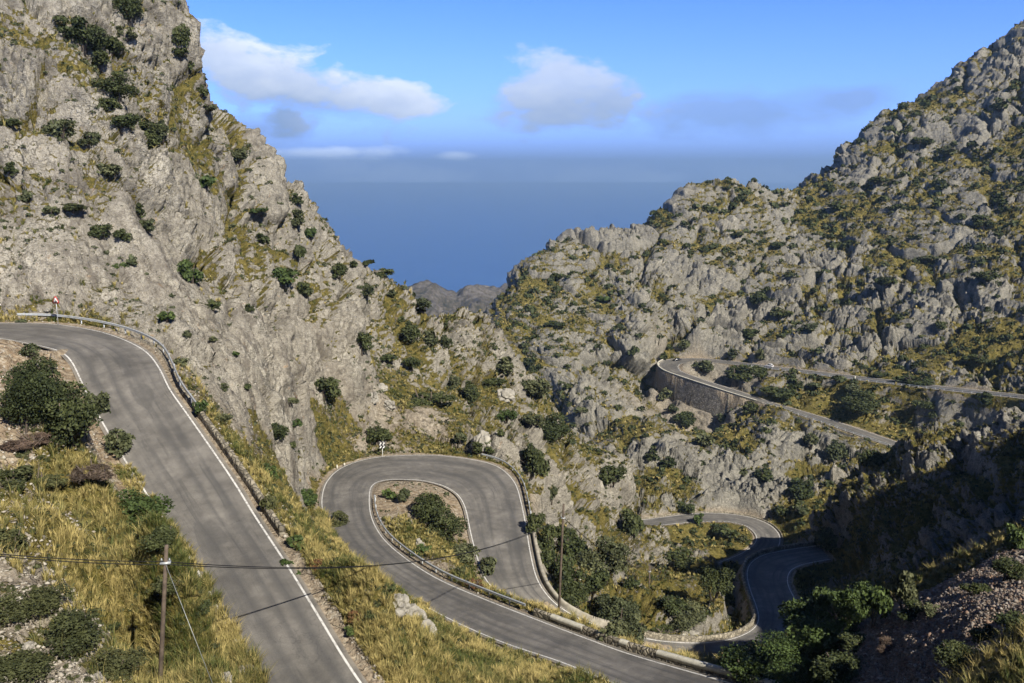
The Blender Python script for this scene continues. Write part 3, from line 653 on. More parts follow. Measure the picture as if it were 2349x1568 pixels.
WOOD = simple('weathered_timber', (.135, .105, .082), .9, 0, .5, 3); CABLE = simple('cable_sheath', (.015, .015, .016), .6); WIRE = simple('steel_wire', (.38, .40, .40), .5, .6)
def mat_masonry(name, tint, scale, rel=.6):
    m = NT(name); g = m.coord('Object'); vo = m.n('ShaderNodeTexVoronoi'); vo.feature = 'DISTANCE_TO_EDGE'; vo.inputs['Scale'].default_value = scale; m.l(g, vo.inputs['Vector'])
    vc = m.n('ShaderNodeTexVoronoi'); vc.inputs['Scale'].default_value = scale; m.l(g, vc.inputs['Vector']); sc_ = m.n('ShaderNodeSeparateColor'); m.l(vc.outputs['Color'], sc_.inputs[0])
    c = m.ramp(sc_.outputs[0], [(0, tuple(t*.62 for t in tint)), (.5, tint), (1, tuple(min(t*1.4, .7) for t in tint))])
    c = m.mix(m.ramp(vo.outputs['Distance'], [(.0, 1.), (.10, 0.)]), c, tuple(t*.42 for t in tint))
    n = m.noise(g, .5, 4, .65); c = m.mix(1., c, m.ramp(n, [(.3, (.7,)*3), (.7, (1.15,)*3)]), 'MULTIPLY'); m.col(c)
    m.bump(m.ramp(vo.outputs['Distance'], [(0, 0.), (.2, 1.)]), rel, .08); m.b.inputs['Roughness'].default_value = .95; m.b.inputs['Specular IOR Level'].default_value = .1
    return m.m
MAS = mat_masonry('limestone_masonry', (.33, .295, .225), 1.7, 1.2); MASB = mat_masonry('brown_masonry', (.315, .285, .235), 1.1, .9); DRY = mat_masonry('dry_stone', (.15, .145, .135), 1.3, 1.0); CONC = simple('aged_render', (.40, .37, .30), .9, 0, .35, 1.2)
LIME = simple('whitewash', (.66, .63, .52), .85, 0, .25, 2.5)

# ---------- crash barriers ----------------------------------------------------------------
def side_vec(r, side, t):
    t_ = np.atleast_1d(t)*r.k; i = np.clip(np.round(t_).astype(int), 0, r.n-1); a = r.ac[i]*(-1 if side == 'A' else 1); return a
def guardrail(key, side, t0, t1, off, h, label, off1=None, post_gap=4.0, big=1.0, group='galvanised crash barriers beside the roads'):
    r = roads[key]; n_ = int(abs(t1-t0)*10)+2; t = np.linspace(t0, t1, n_); off = np.linspace(off, off if off1 is None else off1, n_)
    p = r.pt(side, t, off, 0); sv = side_vec(r, side, t)
    root = empty('guardrail', p[0]); o3 = np.array(p[0])
    q_ = p-o3
    prof = [(.0, h), (-.07*big, h-.04), (-.08*big, h-.09), (-.01, h-.15), (-.08*big, h-.21), (-.07*big, h-.27), (.0, h-.31), (.03, h-.31), (.02, h-.16), (.03, h)]
    recalc(MB().sweep(q_, sv, prof).build('rail', STEEL, root))
    L = np.concatenate([[0], np.cumsum(np.linalg.norm(np.diff(p, axis=0), axis=1))]); np_ = max(2, int(L[-1]/post_gap)+1)
    pm = MB().box((0, 0, (h-.05)/2-.5), (.07*big, .12, h+.95)).mesh('post'); pm.materials.append(STEEL)
    for k in range(np_):
        d_ = L[-1]*(k+.25)/np_; c = np.array([np.interp(d_, L, q_[:, j]) for j in range(3)]); s_ = np.array([np.interp(d_, L, sv[:, j]) for j in range(3)])
        po = bpy.data.objects.new('post', pm); COL.objects.link(po); po.parent = root; po.location = c+s_*.09; po.rotation_euler = (0, 0, math.atan2(s_[1], s_[0]))
    for e_ in ((0, -1),):
        c = q_[0]; tdir = q_[0]-q_[1]; tdir /= np.linalg.norm(tdir)
        b = MB().box((0, 0, h-.155), (.14*big, .05, .34)); eo = b.build('end_plate', STEEL, root); eo.location = c+tdir*.05; eo.rotation_euler = (0, 0, math.atan2(sv[0][1], sv[0][0]))
    tag(root, label, 'crash barrier', group); return root
guardrail('upper', 'B', 2.1, 9.0, 2.1, .95, 'long grey crash barrier curving round the outside of the upper bend beside the triangular sign', 1.05, big=1.3)
guardrail('loop', 'B', 6.55+2.2, 3.2, .9, .85, 'grey crash barrier along the inner edge of the hairpin, ending at the whitewashed parapet', .9, big=1.6)
guardrail('loop', 'A', 15.0, 19.2, 2.0, .85, 'grey crash barrier round the far right outside of the hairpin bend', .9, big=1.6)
guardrail('far', 'B', 5.3, 1.1, .9, .95, 'thin distant crash barrier along the upper arm of the opposite road, behind the white car', .9, big=1.5)
guardrail('far', 'A', 15.9, 19.4, .9, .95, 'thin crash barrier on the lower arm of the opposite road, right of the high wall', .9, big=1.5)

# ---------- parapets and retaining walls ---------------------------------------------------
def wall(key, side, t0, t1, off, h, w, down, mat, label, cat='stone wall', batter=.0, name='stone_wall', cap=None, jitter=.05, group=None, gap=None):
    r = roads[key]; n_ = int(abs(t1-t0)*24)+2; t = np.linspace(t0, t1, n_); p = r.pt(side, t, off); sv = side_vec(r, side, t)
    root = empty(name, p[n_//2]); o3 = p[n_//2]; q_ = p-o3
    jit = (fbm(np.c_[p[:, :2]*1.3, np.zeros(n_)], 2, 501)*jitter)[:, None]
    q2 = q_.copy(); q2[:, 2] += jit[:, 0]
    dn = np.broadcast_to(down, n_) if np.isscalar(down) else np.interp(t, down[0], down[1])
    v = np.zeros((n_, 7, 3)); prof = [(0, -.5), (0, h*.5), (0.02, h-.05), (w*.5, h+.03), (w, h-.05), (w+.02, 0)]
    for j, (o_, u_) in enumerate(prof): v[:, j] = q2+sv*(o_+jit*.6*(j % 2)); v[:, j, 2] += u_
    v[:, 6] = q2+sv*(w+.02+batter*dn[:, None]); v[:, 6, 2] -= dn
    ii = np.arange(n_*7).reshape(n_, 7); q = np.stack([ii[:-1, :-1], ii[:-1, 1:], ii[1:, 1:], ii[1:, :-1]], -1).reshape(-1, 4)
    m_ = MB().add(v.reshape(-1, 3), [tuple(f) for f in q]); 
    for b in (0, n_-1): m_.add(v[b], [(0, 1, 5, 6), (1, 2, 4, 5)], [(2, 3, 4)])
    recalc(m_.build('masonry', mat, root))
    if cap:
        for a, b, cm, cn in cap:
            ts = np.linspace(a, b, max(4, int(abs(b-a)*24))); pp = r.pt(side, ts, off)-o3; ss = side_vec(r, side, ts); pp[:, 2] += fbm(np.c_[(pp+o3)[:, :2]*1.3, np.zeros(len(pp))], 2, 501)*jitter
            recalc(MB().sweep(pp, ss, [(-.03, h*.3), (-.03, h-.02), (w*.5, h+.065), (w+.06, h-.02), (w+.06, h*.5)]).build(cn, cm, root))
    tag(root, label, cat, group); return root
wall('upper', 'B', 4.2, 8.9, 1.15, .10, .45, 1.0, MAS, 'row of pale rough kerb stones under the crash barrier of the upper bend', 'kerb', name='stone_kerb', jitter=.16)
wall('upper', 'B', 8.9, 12.35, 1.0, .36, .5, [(8.9, 12.3), (1.5, 2.5)], MAS, 'low stone parapet along the right edge of the near straight road', 'parapet', name='stone_parapet')
wall('loop', 'B', 3.05, 0, .75, .62, .55, 2.5, MAS, 'stone parapet with whitewashed blocks along the far side of the road at the bottom', 'parapet', name='stone_parapet', cap=[(2.75, 2.2, LIME, 'whitewashed_block'), (1.4, 1.25, LIME, 'whitewashed_block'), (.9, .1, LIME, 'whitewashed_block')])
wall('loop', 'A', 18.9, 24.5, .75, .6, .55, [(18.9, 20, 21.5, 23, 24.5), (1, 3.5, 4.5, 2.5, 1.5)], CONC, 'pale sloping retaining wall on the outside of the hairpin right leg', 'retaining wall', batter=.55, name='retaining_wall')
wall('loop', 'A', 25.6, 39, .55, .75, .6, [(25.6, 30, 33, 36, 39), (2, 3.5, 5, 5, 4)], MAS, 'curved stone parapet on the outside of the lower bend, half in shade', 'parapet', batter=.12, name='stone_parapet', jitter=.14)
wall('low', 'A', 0, 10.0, .7, .45, .5, 1.5, MAS, 'low pale kerb wall around the small bend deep in the gorge', 'kerb', name='stone_kerb')
hv = wall('far', 'A', 9.3, 15.85, .45, .55, .55, [(9.3, 10.2, 10.8, 11.6, 12.4, 13.2, 14, 14.8, 15.3, 15.85), (4, 8, 12, 13.5, 14, 13.5, 13.5, 13, 9, 3)], MASB, 'high brown stone retaining wall under the hairpin on the opposite mountainside', 'retaining wall', batter=.07, name='retaining_wall', jitter=.02)
# buttress strips and the string course at its foot
def strip_on_wall(parent, t, z0, z1, w, name, mat):
    r = roads['far']; p = r.pt('A', [t], .45+.57)[0]; s_ = side_vec(r, 'A', [t])[0]; o3 = np.array(parent.location)
    a = p+s_*(.15-z0*.07); b = p+s_*(.15-z1*.07); a[2] += z0; b[2] += z1
    tdir = np.array([-s_[1], s_[0], 0])*w/2
    v = [a-tdir, a+tdir, b+tdir, b-tdir]; v = v+[x_-s_*1.2 for x_ in v]
    recalc(MB().add(np.array(v)-o3, [(0, 1, 2, 3), (4, 5, 6, 7), (0, 1, 5, 4), (2, 3, 7, 6), (1, 2, 6, 5), (0, 3, 7, 4)]).build(name, mat, parent))
strip_on_wall(hv, 14.75, -.3, -13.2, .9, 'buttress', MAS); strip_on_wall(hv, 12.75, -.3, -13.4, 1.1, 'buttress', DRY)
rr_ = roads['far']; ts = np.linspace(9.4, 15.6, 120); pp = rr_.pt('A', ts, .45)-np.array(hv.location)
recalc(MB().sweep(pp, side_vec(rr_, 'A', ts), [(-.1, .5), (-.1, .72), (.68, .72), (.68, .5)]).build('coping', LIME, hv))
wall('far', 'A', 16.3, 18.3, 3.2, -.6, .8, [(16.3, 16.8, 17.8, 18.3), (2, 7.5, 7, 1.5)], DRY, 'dark dry-stone wall below the lower arm of the opposite road', 'dry-stone wall', batter=.25, name='dry_stone_wall', jitter=.3)
# cut face of fallen rock under the upper arm of the far road

# ---------- poles, cables -------------------------------------------------------------------
def pole(bx, by, bd, tx, ty, rad, label, arm=True, lean=None):
    b = at_d(bx, by, bd); g_, _, _ = ground_at(bx, min(by, 682)); 
    t_ = ray(tx, ty); t_ = t_*(b[1]/t_[1]); 
    root = empty('utility_pole', b); up = t_-b
    MB().tube([(0, 0, 0)-up/np.linalg.norm(up)*2.2, up*.33, up*.66, up], [rad*1.15, rad*1.08, rad*.98, rad*.85], 12).build('shaft', WOOD, root, smooth=False)
    if arm:
        c = up*(1-.12); MB().box(c+np.array([.0, -.02, 0]), (.46, rad*2.6, .09), .2).build('bracket', STEEL, root)
        for s_ in (-.18, .18): MB().tube([c+np.array([s_, 0, .03]), c+np.array([s_, 0, .12]), c+np.array([s_, 0, .2])], [.03, .055, .03], 8).build('insulator', WIRE, root)
    tag(root, label, 'utility pole', 'wooden poles carrying the cable'); return b, up
gb = ground_at(160, 681)[0]
b1, u1 = pole(160, 686, 38.5, 166.5, 545, .10, 'near leaning wooden utility pole in the grass at bottom left')
b2, u2 = pole(558.6, 617, 96, 563.7, 504, .13, 'tall wooden utility pole between the two road legs behind the whitewashed parapet')
b3, u3 = pole(648.6, 611, 138, 649.7, 566, .14, 'distant wooden utility pole among the bushes of the gorge')
def cable(a, b, sag, rad, n_=40):
    t = np.linspace(0, 1, n_)[:, None]; p = a*(1-t)+b*t; p = p.copy(); p[:, 2] -= 4*sag*(t*(1-t))[:, 0]; return p
k1 = b1+u1*.875; k2 = b2+u2*.885; k3 = b3+u3*.9
left = at_d(-60, 549, 33.0)
def cableset(a, b, sag, label, rad=.022, sep=.11):
    root = empty('overhead_cable', a)
    for s_ in (-1, 1):
        MB().tube(cable(np.array([0, 0, s_*sep*.5]), b-a+np.array([0, 0, s_*sep*.9]), sag*(1+.03*s_), rad), rad, 6).build('strand', CABLE, root)
    tag(root, label, 'cable', 'overhead cable strung between the poles')
cableset(left, k1, .15, 'pair of black cables from the left picture edge to the near pole', .02, .09)
cableset(k1, k2, 2.2, 'pair of black cables sagging across both roads between the near and the tall pole', .024, .12)
cableset(k2, k3, 1.3, 'thin cable running down from the tall pole to the distant pole', .022, .1)
ga = k1+np.array([.02, -.1, .05]); gz = at_d(219, 700, 36.5)
MB_ = MB().tube([ga, gz], .016, 6); tag(MB_.build('guy_wire', WIRE), 'thin galvanised guy wire slanting down from the near pole', 'guy wire')

# ---------- signs ----------------------------------------------------------------------------
def plate(poly, y0, y1):
    """flat polygon in x-z, from depth y0 to y1"""
    n_ = len(poly); v = [(x, y0, z) for x, z in poly]+[(x, y1, z) for x, z in poly]
    m_ = MB(); cx = (sum(p_[0] for p_ in poly)/n_, sum(p_[1] for p_ in poly)/n_)
    v += [(cx[0], y0, cx[1]), (cx[0], y1, cx[1])]; a, b = 2*n_, 2*n_+1
    return m_.add(v, [(i, (i+1) % n_, n_+(i+1) % n_, n_+i) for i in range(n_)], [(a, (i+1) % n_, i) for i in range(n_)]+[(b, n_+i, n_+(i+1) % n_) for i in range(n_)])
def rtri(s_, c=(0, 0)):
    out = []; r_ = .13*s_; 
    for a0, (x, z) in ((90, (0, s_*.577)), (210, (-s_*.5, -s_*.289)), (330, (s_*.5, -s_*.289))):
        l = math.hypot(x, z); bx, bz = x*(1-2*r_/l), z*(1-2*r_/l)
        for k in range(-2, 3):
            a = math.radians(a0+k*28); out.append((c[0]+bx+r_*math.cos(a), c[1]+bz+r_*math.sin(a)))
    return out

sgp = at_h(58.0, 322.3, 17.9); face = math.radians(-16)
sg_ = empty('warning_sign', sgp, face)
MB().tube([(0, 0, -.3), (0, 0, 1.2), (0, 0, 2.9)], .045, 10).build('post', STEEL, sg_)
zc_ = 2.62
plate(rtri(1.18, (0, zc_)), -.05, -.075).build('panel', RED, sg_)
f_ = plate(rtri(.80, (0, zc_)), -.0751, -.082).build('white_field', WHITE, sg_)
# pictogram: rock face on the right with stones falling from it
pl_ = lambda pts_: [(x*.40, zc_-.04+z*.40) for x, z in pts_]
plate(pl_([(.62, -.42), (-.42, -.42), (-.30, -.30), (-.12, -.26), (-.02, -.06), (.10, .02), (.10, .32), (.22, .46)]), -.083, -.088).build('pictogram', BLACK, sg_)
tag(sg_, 'red-bordered triangular falling-rocks sign on a post behind the upper bend barrier', 'road sign')
cpz = at_h(382.6, 456.6, 53.7); ch = empty('chevron_sign', cpz, math.radians(4))
MB().tube([(0, 0, -.3), (0, 0, .8), (0, 0, 1.75)], .055, 10).build('post', WHITE, ch)
pw, ph, z0_ = 1.24, 1.42, 1.66
plate([(-pw/2, z0_), (pw/2, z0_), (pw/2, z0_+ph), (-pw/2, z0_+ph)], -.06, -.09).build('panel', BLACK, ch)
for row in range(2):
    for c_ in range(2):
        x0 = -pw/2+.03+c_*.60; z1 = z0_+.06+row*.70; hh = .60; a = .29
        v = [(x0, z1), (x0+.30, z1), (x0+.57, z1+hh/2), (x0+.30, z1+hh), (x0, z1+hh), (x0+a, z1+hh/2)]
        vv = [(x, -.0905, z) for x, z in v]+[(x, -.1, z) for x, z in v]
        MB().add(vv, [(0, 1, 2, 5), (5, 2, 3, 4), (6, 11, 8, 7), (11, 10, 9, 8)]+[(i, (i+1) % 6, 6+(i+1) % 6, 6+i) for i in range(6)]).build('arrow', WHITE, ch)
tag(ch, 'square black sign with white chevrons pointing right, on a white post behind the hairpin', 'road sign')
ap = at_d(-12, 322, 100.); ar = empty('direction_sign', ap, math.radians(-8))
MB().tube([(0, 0, -.5), (0, 0, 1.2), (0, 0, 2.5)], .05, 8).build('post', STEEL, ar)
plate([(-1.6, 2.02), (1.35, 1.86), (1.88, 2.00), (1.80, 2.12), (1.2, 2.42), (-1.6, 2.55)], -.06, -.1).build('panel', WHITE, ar)
tag(ar, 'white pointed tip of a direction sign at the left edge of the picture', 'direction sign')
# small white marker stones
def marker(px, py, h_, label, hgt=.62, w_=.26):
    p = at_h(px, py, h_); o = empty('marker_stone', p, .3)
    MB().box((0, 0, hgt/2-.1), (w_, w_*.7, hgt+.2), 0, .9).add([(-w_*.45, -w_*.315, hgt), (w_*.45, -w_*.315, hgt), (w_*.45, w_*.315, hgt), (-w_*.45, w_*.315, hgt), (0, 0, hgt+.08)], [], [(0, 1, 4), (1, 2, 4), (2, 3, 4), (3, 0, 4)]).build('stone', LIME, o)
    tag(o, label, 'marker stone', 'white roadside marker stones')
marker(396.6, 488.5, 54.2, 'small white marker stone at the top of the island inside the hairpin', .85, .4)
marker(337.2, 468.3, 53.4, 'small white marker stone left of the hairpin, nearer the rock cutting'); marker(344.5, 465.6, 53.5, 'small white marker stone left of the hairpin, nearer the chevron sign', .5)
marker(855, 378.6, 95.0, 'tiny white marker post beside the upper arm of the opposite road', 1.1, .5)
marker(658.6, 366, 102, 'tiny white marker post on the outer tip of the opposite hairpin', 1.3, .6)
mp_ = at_h(750.3, 555.5, 76.9)
gp = empty('marker_post', mp_); MB().tube([(0, 0, -1), (0, 0, .6), (0, 0, 1.75)], .05, 8).build('shaft', DARKPOST, gp); tag(gp, 'thin dark post standing at the parapet of the lower bend', 'post')

# ---------- cars -------------------------------------------------------------------------------
def car_paint(name, c, metal=.2):
    m = NT(name); m.col(c); m.b.inputs['Roughness'].default_value = .42; m.b.inputs['Metallic'].default_value = metal; m.b.inputs['Specular IOR Level'].default_value = .2
    m.b.inputs['Coat Weight'].default_value = 0; return m.m
GLASS = NT('tinted_glass'); GLASS.col((.012, .015, .02)); GLASS.b.inputs['Roughness'].default_value = .15; GLASS.b.inputs['Specular IOR Level'].default_value = .4; GLASS = GLASS.m
TYRE = simple('tyre_rubber', (.018, .018, .018), .9); RIM = simple('alloy', (.5, .5, .52), .35, .8); LAMPR = simple('tail_lamp_red', (.35, .01, .01), .3); LAMPW = simple('headlamp_clear', (.7, .72, .75), .2)
def car(loc, yaw, pitch, paint, L, Wd, Hh, suv, label):
    root = empty('car', loc); root.rotation_euler = (0, pitch, yaw)
    # stations along the length (x forward), half widths and heights of sill / waist / roof
    hw = Wd/2; gz_ = .30; waist = .62*Hh if suv else .60*Hh
    xs = np.array([-.5, -.485, -.40, -.27, -.10, .06, .20, .32, .43, .485, .5])*L
    wz = np.array([.50, .56, .60, .61, .61, .60, .585, .55, .50, .44, .36])*Hh/.95
    hwx = np.array([.86, .94, .99, 1, 1, 1, 1, .99, .95, .86, .72])*hw
    v = []; 
    for x, z_, w_ in zip(xs, wz, hwx):
        v += [(x, -w_*.9, gz_-.08), (x, -w_, gz_+.12), (x, -w_, z_-.10), (x, -w_*.93, z_), (x, 0, z_+.035), (x, w_*.93, z_), (x, w_, z_-.10), (x, w_, gz_+.12), (x, w_*.9, gz_-.08)]
    n_ = len(xs); k = 9; q = [(i*k+j, i*k+(j+1) % k, (i+1)*k+(j+1) % k, (i+1)*k+j) for i in range(n_-1) for j in range(k)]
    bm_ = MB().add(v, q, [(0, j, j+1) for j in range(1, k-1)]+[((n_-1)*k, (n_-1)*k+j+1, (n_-1)*k+j) for j in range(1, k-1)])
    # wheel-arch lips
    body = recalc(bm_.build('body', paint, root, smooth=False))
    gx = np.array([-.47, -.40, -.28, .0, .10, .24])*L if suv else np.array([-.42, -.30, -.18, .0, .08, .24])*L
    gh = np.array([.0, .86, .985, 1., .97, .0])*(Hh)
    zb = np.interp(gx, xs, wz); v = []
    for x, z_, b_ in zip(gx, gh, zb):
        zt = max(z_, b_+.01); ww = np.interp(x, xs, hwx); f = (zt-b_)/(Hh-b_+1e-6); v += [(x, -ww*.92, b_-.02), (x, -ww*(.92-.18*f), zt), (x, ww*(.92-.18*f), zt), (x, ww*.92, b_-.02)]
    q = [(i*4+j, i*4+j+1, (i+1)*4+j+1, (i+1)*4+j) for i in range(5) for j in range(3)]
    recalc(MB().add(v, q).build('windows', GLASS, root))
    v = []
    for i in (1, 2, 3, 4):
        x = gx[i]; b_ = zb[i]; zt = gh[i]; ww = np.interp(x, xs, hwx); f = 1; v += [(x, -ww*.75, zt-.05), (x, -ww*.72, zt+.02), (x, ww*.72, zt+.02), (x, ww*.75, zt-.05)]
    recalc(MB().add(v, [(i*4+j, i*4+(j+1) % 4, (i+1)*4+(j+1) % 4, (i+1)*4+j) for i in range(3) for j in range(4)]).build('roof', paint, root))
    for i in (1, 4):
        for s_ in (-1, 1):
            ww = np.interp(gx[i], xs, hwx); e_ = 0 if i == 1 else 5
            MB().tube([(gx[e_], s_*np.interp(gx[e_], xs, hwx)*.93, zb[e_]), (gx[i], s_*ww*.755, gh[i]-.01)], .045, 6).build('pillar', paint, root)
    for fx in (.30, -.31):
        for s_ in (-1, 1):
            w_ = empty('wheel', (fx*L, s_*(hw-.11), .33), 0, root)
            MB().tube([(0, -.11, 0), (0, .11, 0)], .33, 18).build('tyre', TYRE, w_); MB().tube([(0, -.125, 0), (0, .125, 0)], .20, 12).build('rim', RIM, w_)
    for s_ in (-1, 1):
        MB().box((L*.472, s_*hw*.68, .40*Hh), (.14, .34, .13)).build('headlight', LAMPW, root); MB().box((-L*.494, s_*hw*.76, .52*Hh), (.08, .24, .20 if suv else .13)).build('tail_light', LAMPR, root)
        MB().box((L*.17, s_*(hw+.09), .62*Hh), (.12, .17, .13)).build('mirror', paint, root)
    MB().box((-L*.503, 0, .42*Hh), (.02, .5, .11)).build('number_plate', WHITE, root)
    MB().box((-L*.497, 0, .25*Hh), (.08, Wd*.8, .22)).build('bumper', DARKPOST, root)
    tag(root, label, 'car'); return root
fr = roads['far']
def on_road(t, f):
    a = fr.pt('A', [t])[0]; b = fr.pt('B', [t])[0]; a2 = fr.pt('A', [t+.1])[0]; b2 = fr.pt('B', [t+.1])[0]
    p = a*(1-f)+b*f; q = a2*(1-f)+b2*f; d_ = q-p; return p+np.array([0, 0, .03]), math.atan2(d_[1], d_[0]), -math.atan2(d_[2], math.hypot(d_[0], d_[1]))
def find_t(px, lo, hi, f):
    ts_ = np.linspace(lo, hi, 200); pp_ = np.array([on_road(t, f)[0] for t in ts_]); return ts_[np.argmin(np.abs(project(pp_)[0]-px))]
t_ = find_t(769.5, 3, 7, .45); p_, yw, pt_ = on_road(t_, .45); car(p_, yw, pt_, car_paint('white_paint', (.80, .80, .80), 0), 4.5, 1.85, 1.66, True, 'white hatchback driving along the upper arm of the opposite road')
t_ = find_t(677, 7, 10, .42); p_, yw, pt_ = on_road(t_, .42); car(p_, yw, pt_, car_paint('dark_blue_paint', (.016, .018, .026), 0), 4.5, 1.8, 1.40, False, 'dark saloon car turning through the tip of the opposite hairpin')
log('built things')
# ---------- plants ---------------------------------------------------------------------------
def mat_leaf(name, dark, light, trans=.25):
    m = NT(name); a = m.attr('tone'); oi = m.n('ShaderNodeObjectInfo')
    c = m.mix(a.outputs['Fac'], dark, light); c = m.mix(1., c, m.ramp(oi.outputs['Random'], [(0, (.80, .82, .8)), (1, (1.2, 1.12, 1.1))]), 'MULTIPLY')
    m.col(c); m.b.inputs['Roughness'].default_value = .65; m.b.inputs['Specular IOR Level'].default_value = .2
    return m.m
LEAF = {'oak': mat_leaf('holm_oak_leaves', (.026, .036, .015), (.092, .112, .042)), 'olive': mat_leaf('olive_leaves', (.040, .050, .024), (.135, .152, .075)),
        'green': mat_leaf('bright_leaves', (.032, .052, .016), (.095, .140, .042)), 'heath': mat_leaf('heath_leaves', (.036, .044, .018), (.105, .115, .048)),
        'brown': mat_leaf('dead_twigs', (.045, .033, .025), (.17, .13, .10)), 'rust': mat_leaf('rusty_leaves', (.06, .03, .015), (.19, .10, .045)), 'gold': mat_leaf('dry_blades', (.065, .088, .022), (.44, .37, .145))}
BARK = simple('bark', (.13, .105, .085), .9, 0, .35, 4)
def crown_mesh(name, nleaf, size, shape, seed, twig=False):
    r_ = np.random.default_rng(seed)
    # lobes inside a unit-wide envelope that stands on z=0
    nl = {'round': 13, 'tree': 15, 'mat': 18, 'cone': 14}[shape]+int(r_.integers(-3, 4)); skew = r_.uniform(-.16, .16, 2)
    H_ = 1.0; lobes = []
    for i in range(nl):
        if shape == 'round': a = r_.uniform(0, 6.28); q = math.sqrt(r_.uniform(0, 1))*.34; z = .22+.55*r_.uniform(0, 1)**.8*(1-q*1.0); R = r_.uniform(.13, .24)
        elif shape == 'tree': a = r_.uniform(0, 6.28); q = math.sqrt(r_.uniform(0, 1))*.33; z = .38+.46*r_.uniform(0, 1)*(1-q*.8); R = r_.uniform(.11, .2)
        elif shape == 'mat': a = r_.uniform(0, 6.28); q = math.sqrt(r_.uniform(0, 1))*.42; z = .2+.35*r_.uniform(0, 1)*(1-q*1.6); R = r_.uniform(.09, .2)
        else: z = .15+.75*(i/nl); a = r_.uniform(0, 6.28); q = (1-z)*.33*math.sqrt(r_.uniform(.2, 1)); R = .10+.14*(1-z)
        lobes.append((math.cos(a)*q+skew[0]*(z*2-.6), math.sin(a)*q*r_.uniform(.6, 1.1)+skew[1]*(z*2-.6), z*r_.uniform(.7, 1.08), R*r_.uniform(.45, 1.3)))
    lobes = np.array(lobes); wts = lobes[:, 3]**2; li = r_.choice(len(lobes), nleaf, p=wts/wts.sum()); Lb = lobes[li]
    d = r_.normal(size=(nleaf, 3)); d /= np.linalg.norm(d, axis=1, keepdims=True); d[:, 2] = np.where((d[:, 2] < -.3) & (r_.random(nleaf) < .6), -d[:, 2], d[:, 2])
    rad = Lb[:, 3]*(1-.55*r_.random(nleaf)**2.2); 
    lump = 1+.30*perlin((d*2.2+Lb[:, :3]*7).astype(float), seed); rad = rad*lump*(1+.25*perlin((d*6+Lb[:, :3]*11).astype(float), seed+3))
    c = Lb[:, :3]+d*rad[:, None]*np.array([1, 1, .85])
    stray = r_.random(nleaf) < .04; c[stray] += d[stray]*.05
    c[:, 2] = np.maximum(c[:, 2], .01)
    nrm = d*.7+r_.normal(size=(nleaf, 3))*.85+np.array([0, 0, .25]); nrm /= np.linalg.norm(nrm, axis=1, keepdims=True)
    t1 = np.cross(nrm, r_.normal(size=(nleaf, 3))); t1 /= np.maximum(np.linalg.norm(t1, axis=1, keepdims=True), 1e-6); t2 = np.cross(nrm, t1)
    s_ = size*(.6+.8*r_.random(nleaf))[:, None]; asp = .14 if twig else .62
    if twig: s_ = s_*3
    v = np.stack([c-t1*s_, c+t2*s_*asp, c+t1*s_, c-t2*s_*asp], 1).reshape(-1, 3)
    cl = (perlin(c*5.+seed, 7)*1.1+.48); tone = np.clip(cl+r_.normal(size=nleaf)*.22, 0, 1)
    q = np.arange(nleaf*4).reshape(-1, 4)
    return mesh_np(name, v, quads=q, attrs={'tone': np.repeat(tone, 4)})
def stem_mesh(name, seed, shape):
    r_ = np.random.default_rng(seed+5); m_ = MB(); n_ = 4 if shape != 'tree' else 3
    for i in range(n_):
        a = r_.uniform(0, 6.28); q = r_.uniform(.12, .3); zt = r_.uniform(.45, .75)
        p0 = np.array([r_.uniform(-.04, .04), r_.uniform(-.04, .04), -.12]); p3 = np.array([math.cos(a)*q, math.sin(a)*q, zt]); pm = (p0+p3)/2+r_.normal(size=3)*.04
        m_.tube([p0, pm, p3], [.028, .018, .008], 6)
        for _ in range(2): e_ = pm+np.array([r_.normal()*.14, r_.normal()*.14, r_.uniform(.1, .3)]); m_.tube([pm, (pm+e_)/2+r_.normal(size=3)*.02, e_], [.013, .009, .004], 5)
    return m_.mesh(name)
CACHE = {}
def get_crown(shape, kind, wpx, var):
    lod = 0 if wpx < 9 else 1 if wpx < 17 else 2 if wpx < 32 else 3 if wpx < 65 else 4 if wpx < 130 else 5
    n_ = (170, 480, 1500, 4800, 15000, 46000)[lod]; ref = (7, 13, 24, 46, 90, 170)[lod]; sz = (1.35, 1.3, 1.2, 1.1, 1.05, 1.0)[lod]/ref
    v_ = var % (4 if lod < 3 else 2); key = (shape, kind, lod, v_)
    if key not in CACHE:
        me = crown_mesh('foliage', n_, sz, shape, 100+v_*13+lod*7+sum(map(ord, shape)), twig=(kind == 'brown')); me.materials.append(LEAF[kind]); CACHE[key] = me
    ks = ('stem', shape, v_)
    if ks not in CACHE:
        sm_ = stem_mesh('stem', v_*17+3, shape); sm_.materials.append(BARK); CACHE[ks] = sm_
    return CACHE[key], CACHE[ks], lod
GRP = {'oak': 'dark green shrubs on the slopes', 'olive': 'grey-green shrubs on the slopes', 'green': 'bright green shrubs on the slopes', 'heath': 'low brownish heath clumps', 'brown': 'bare brown brushwood', 'rust': 'small rusty plants by the road', 'gold': 'golden tufts'}
NM = {'oak': 'shrub', 'olive': 'shrub', 'green': 'shrub', 'heath': 'heath_clump', 'brown': 'dead_bush', 'rust': 'small_plant'}
nb_ = [0]
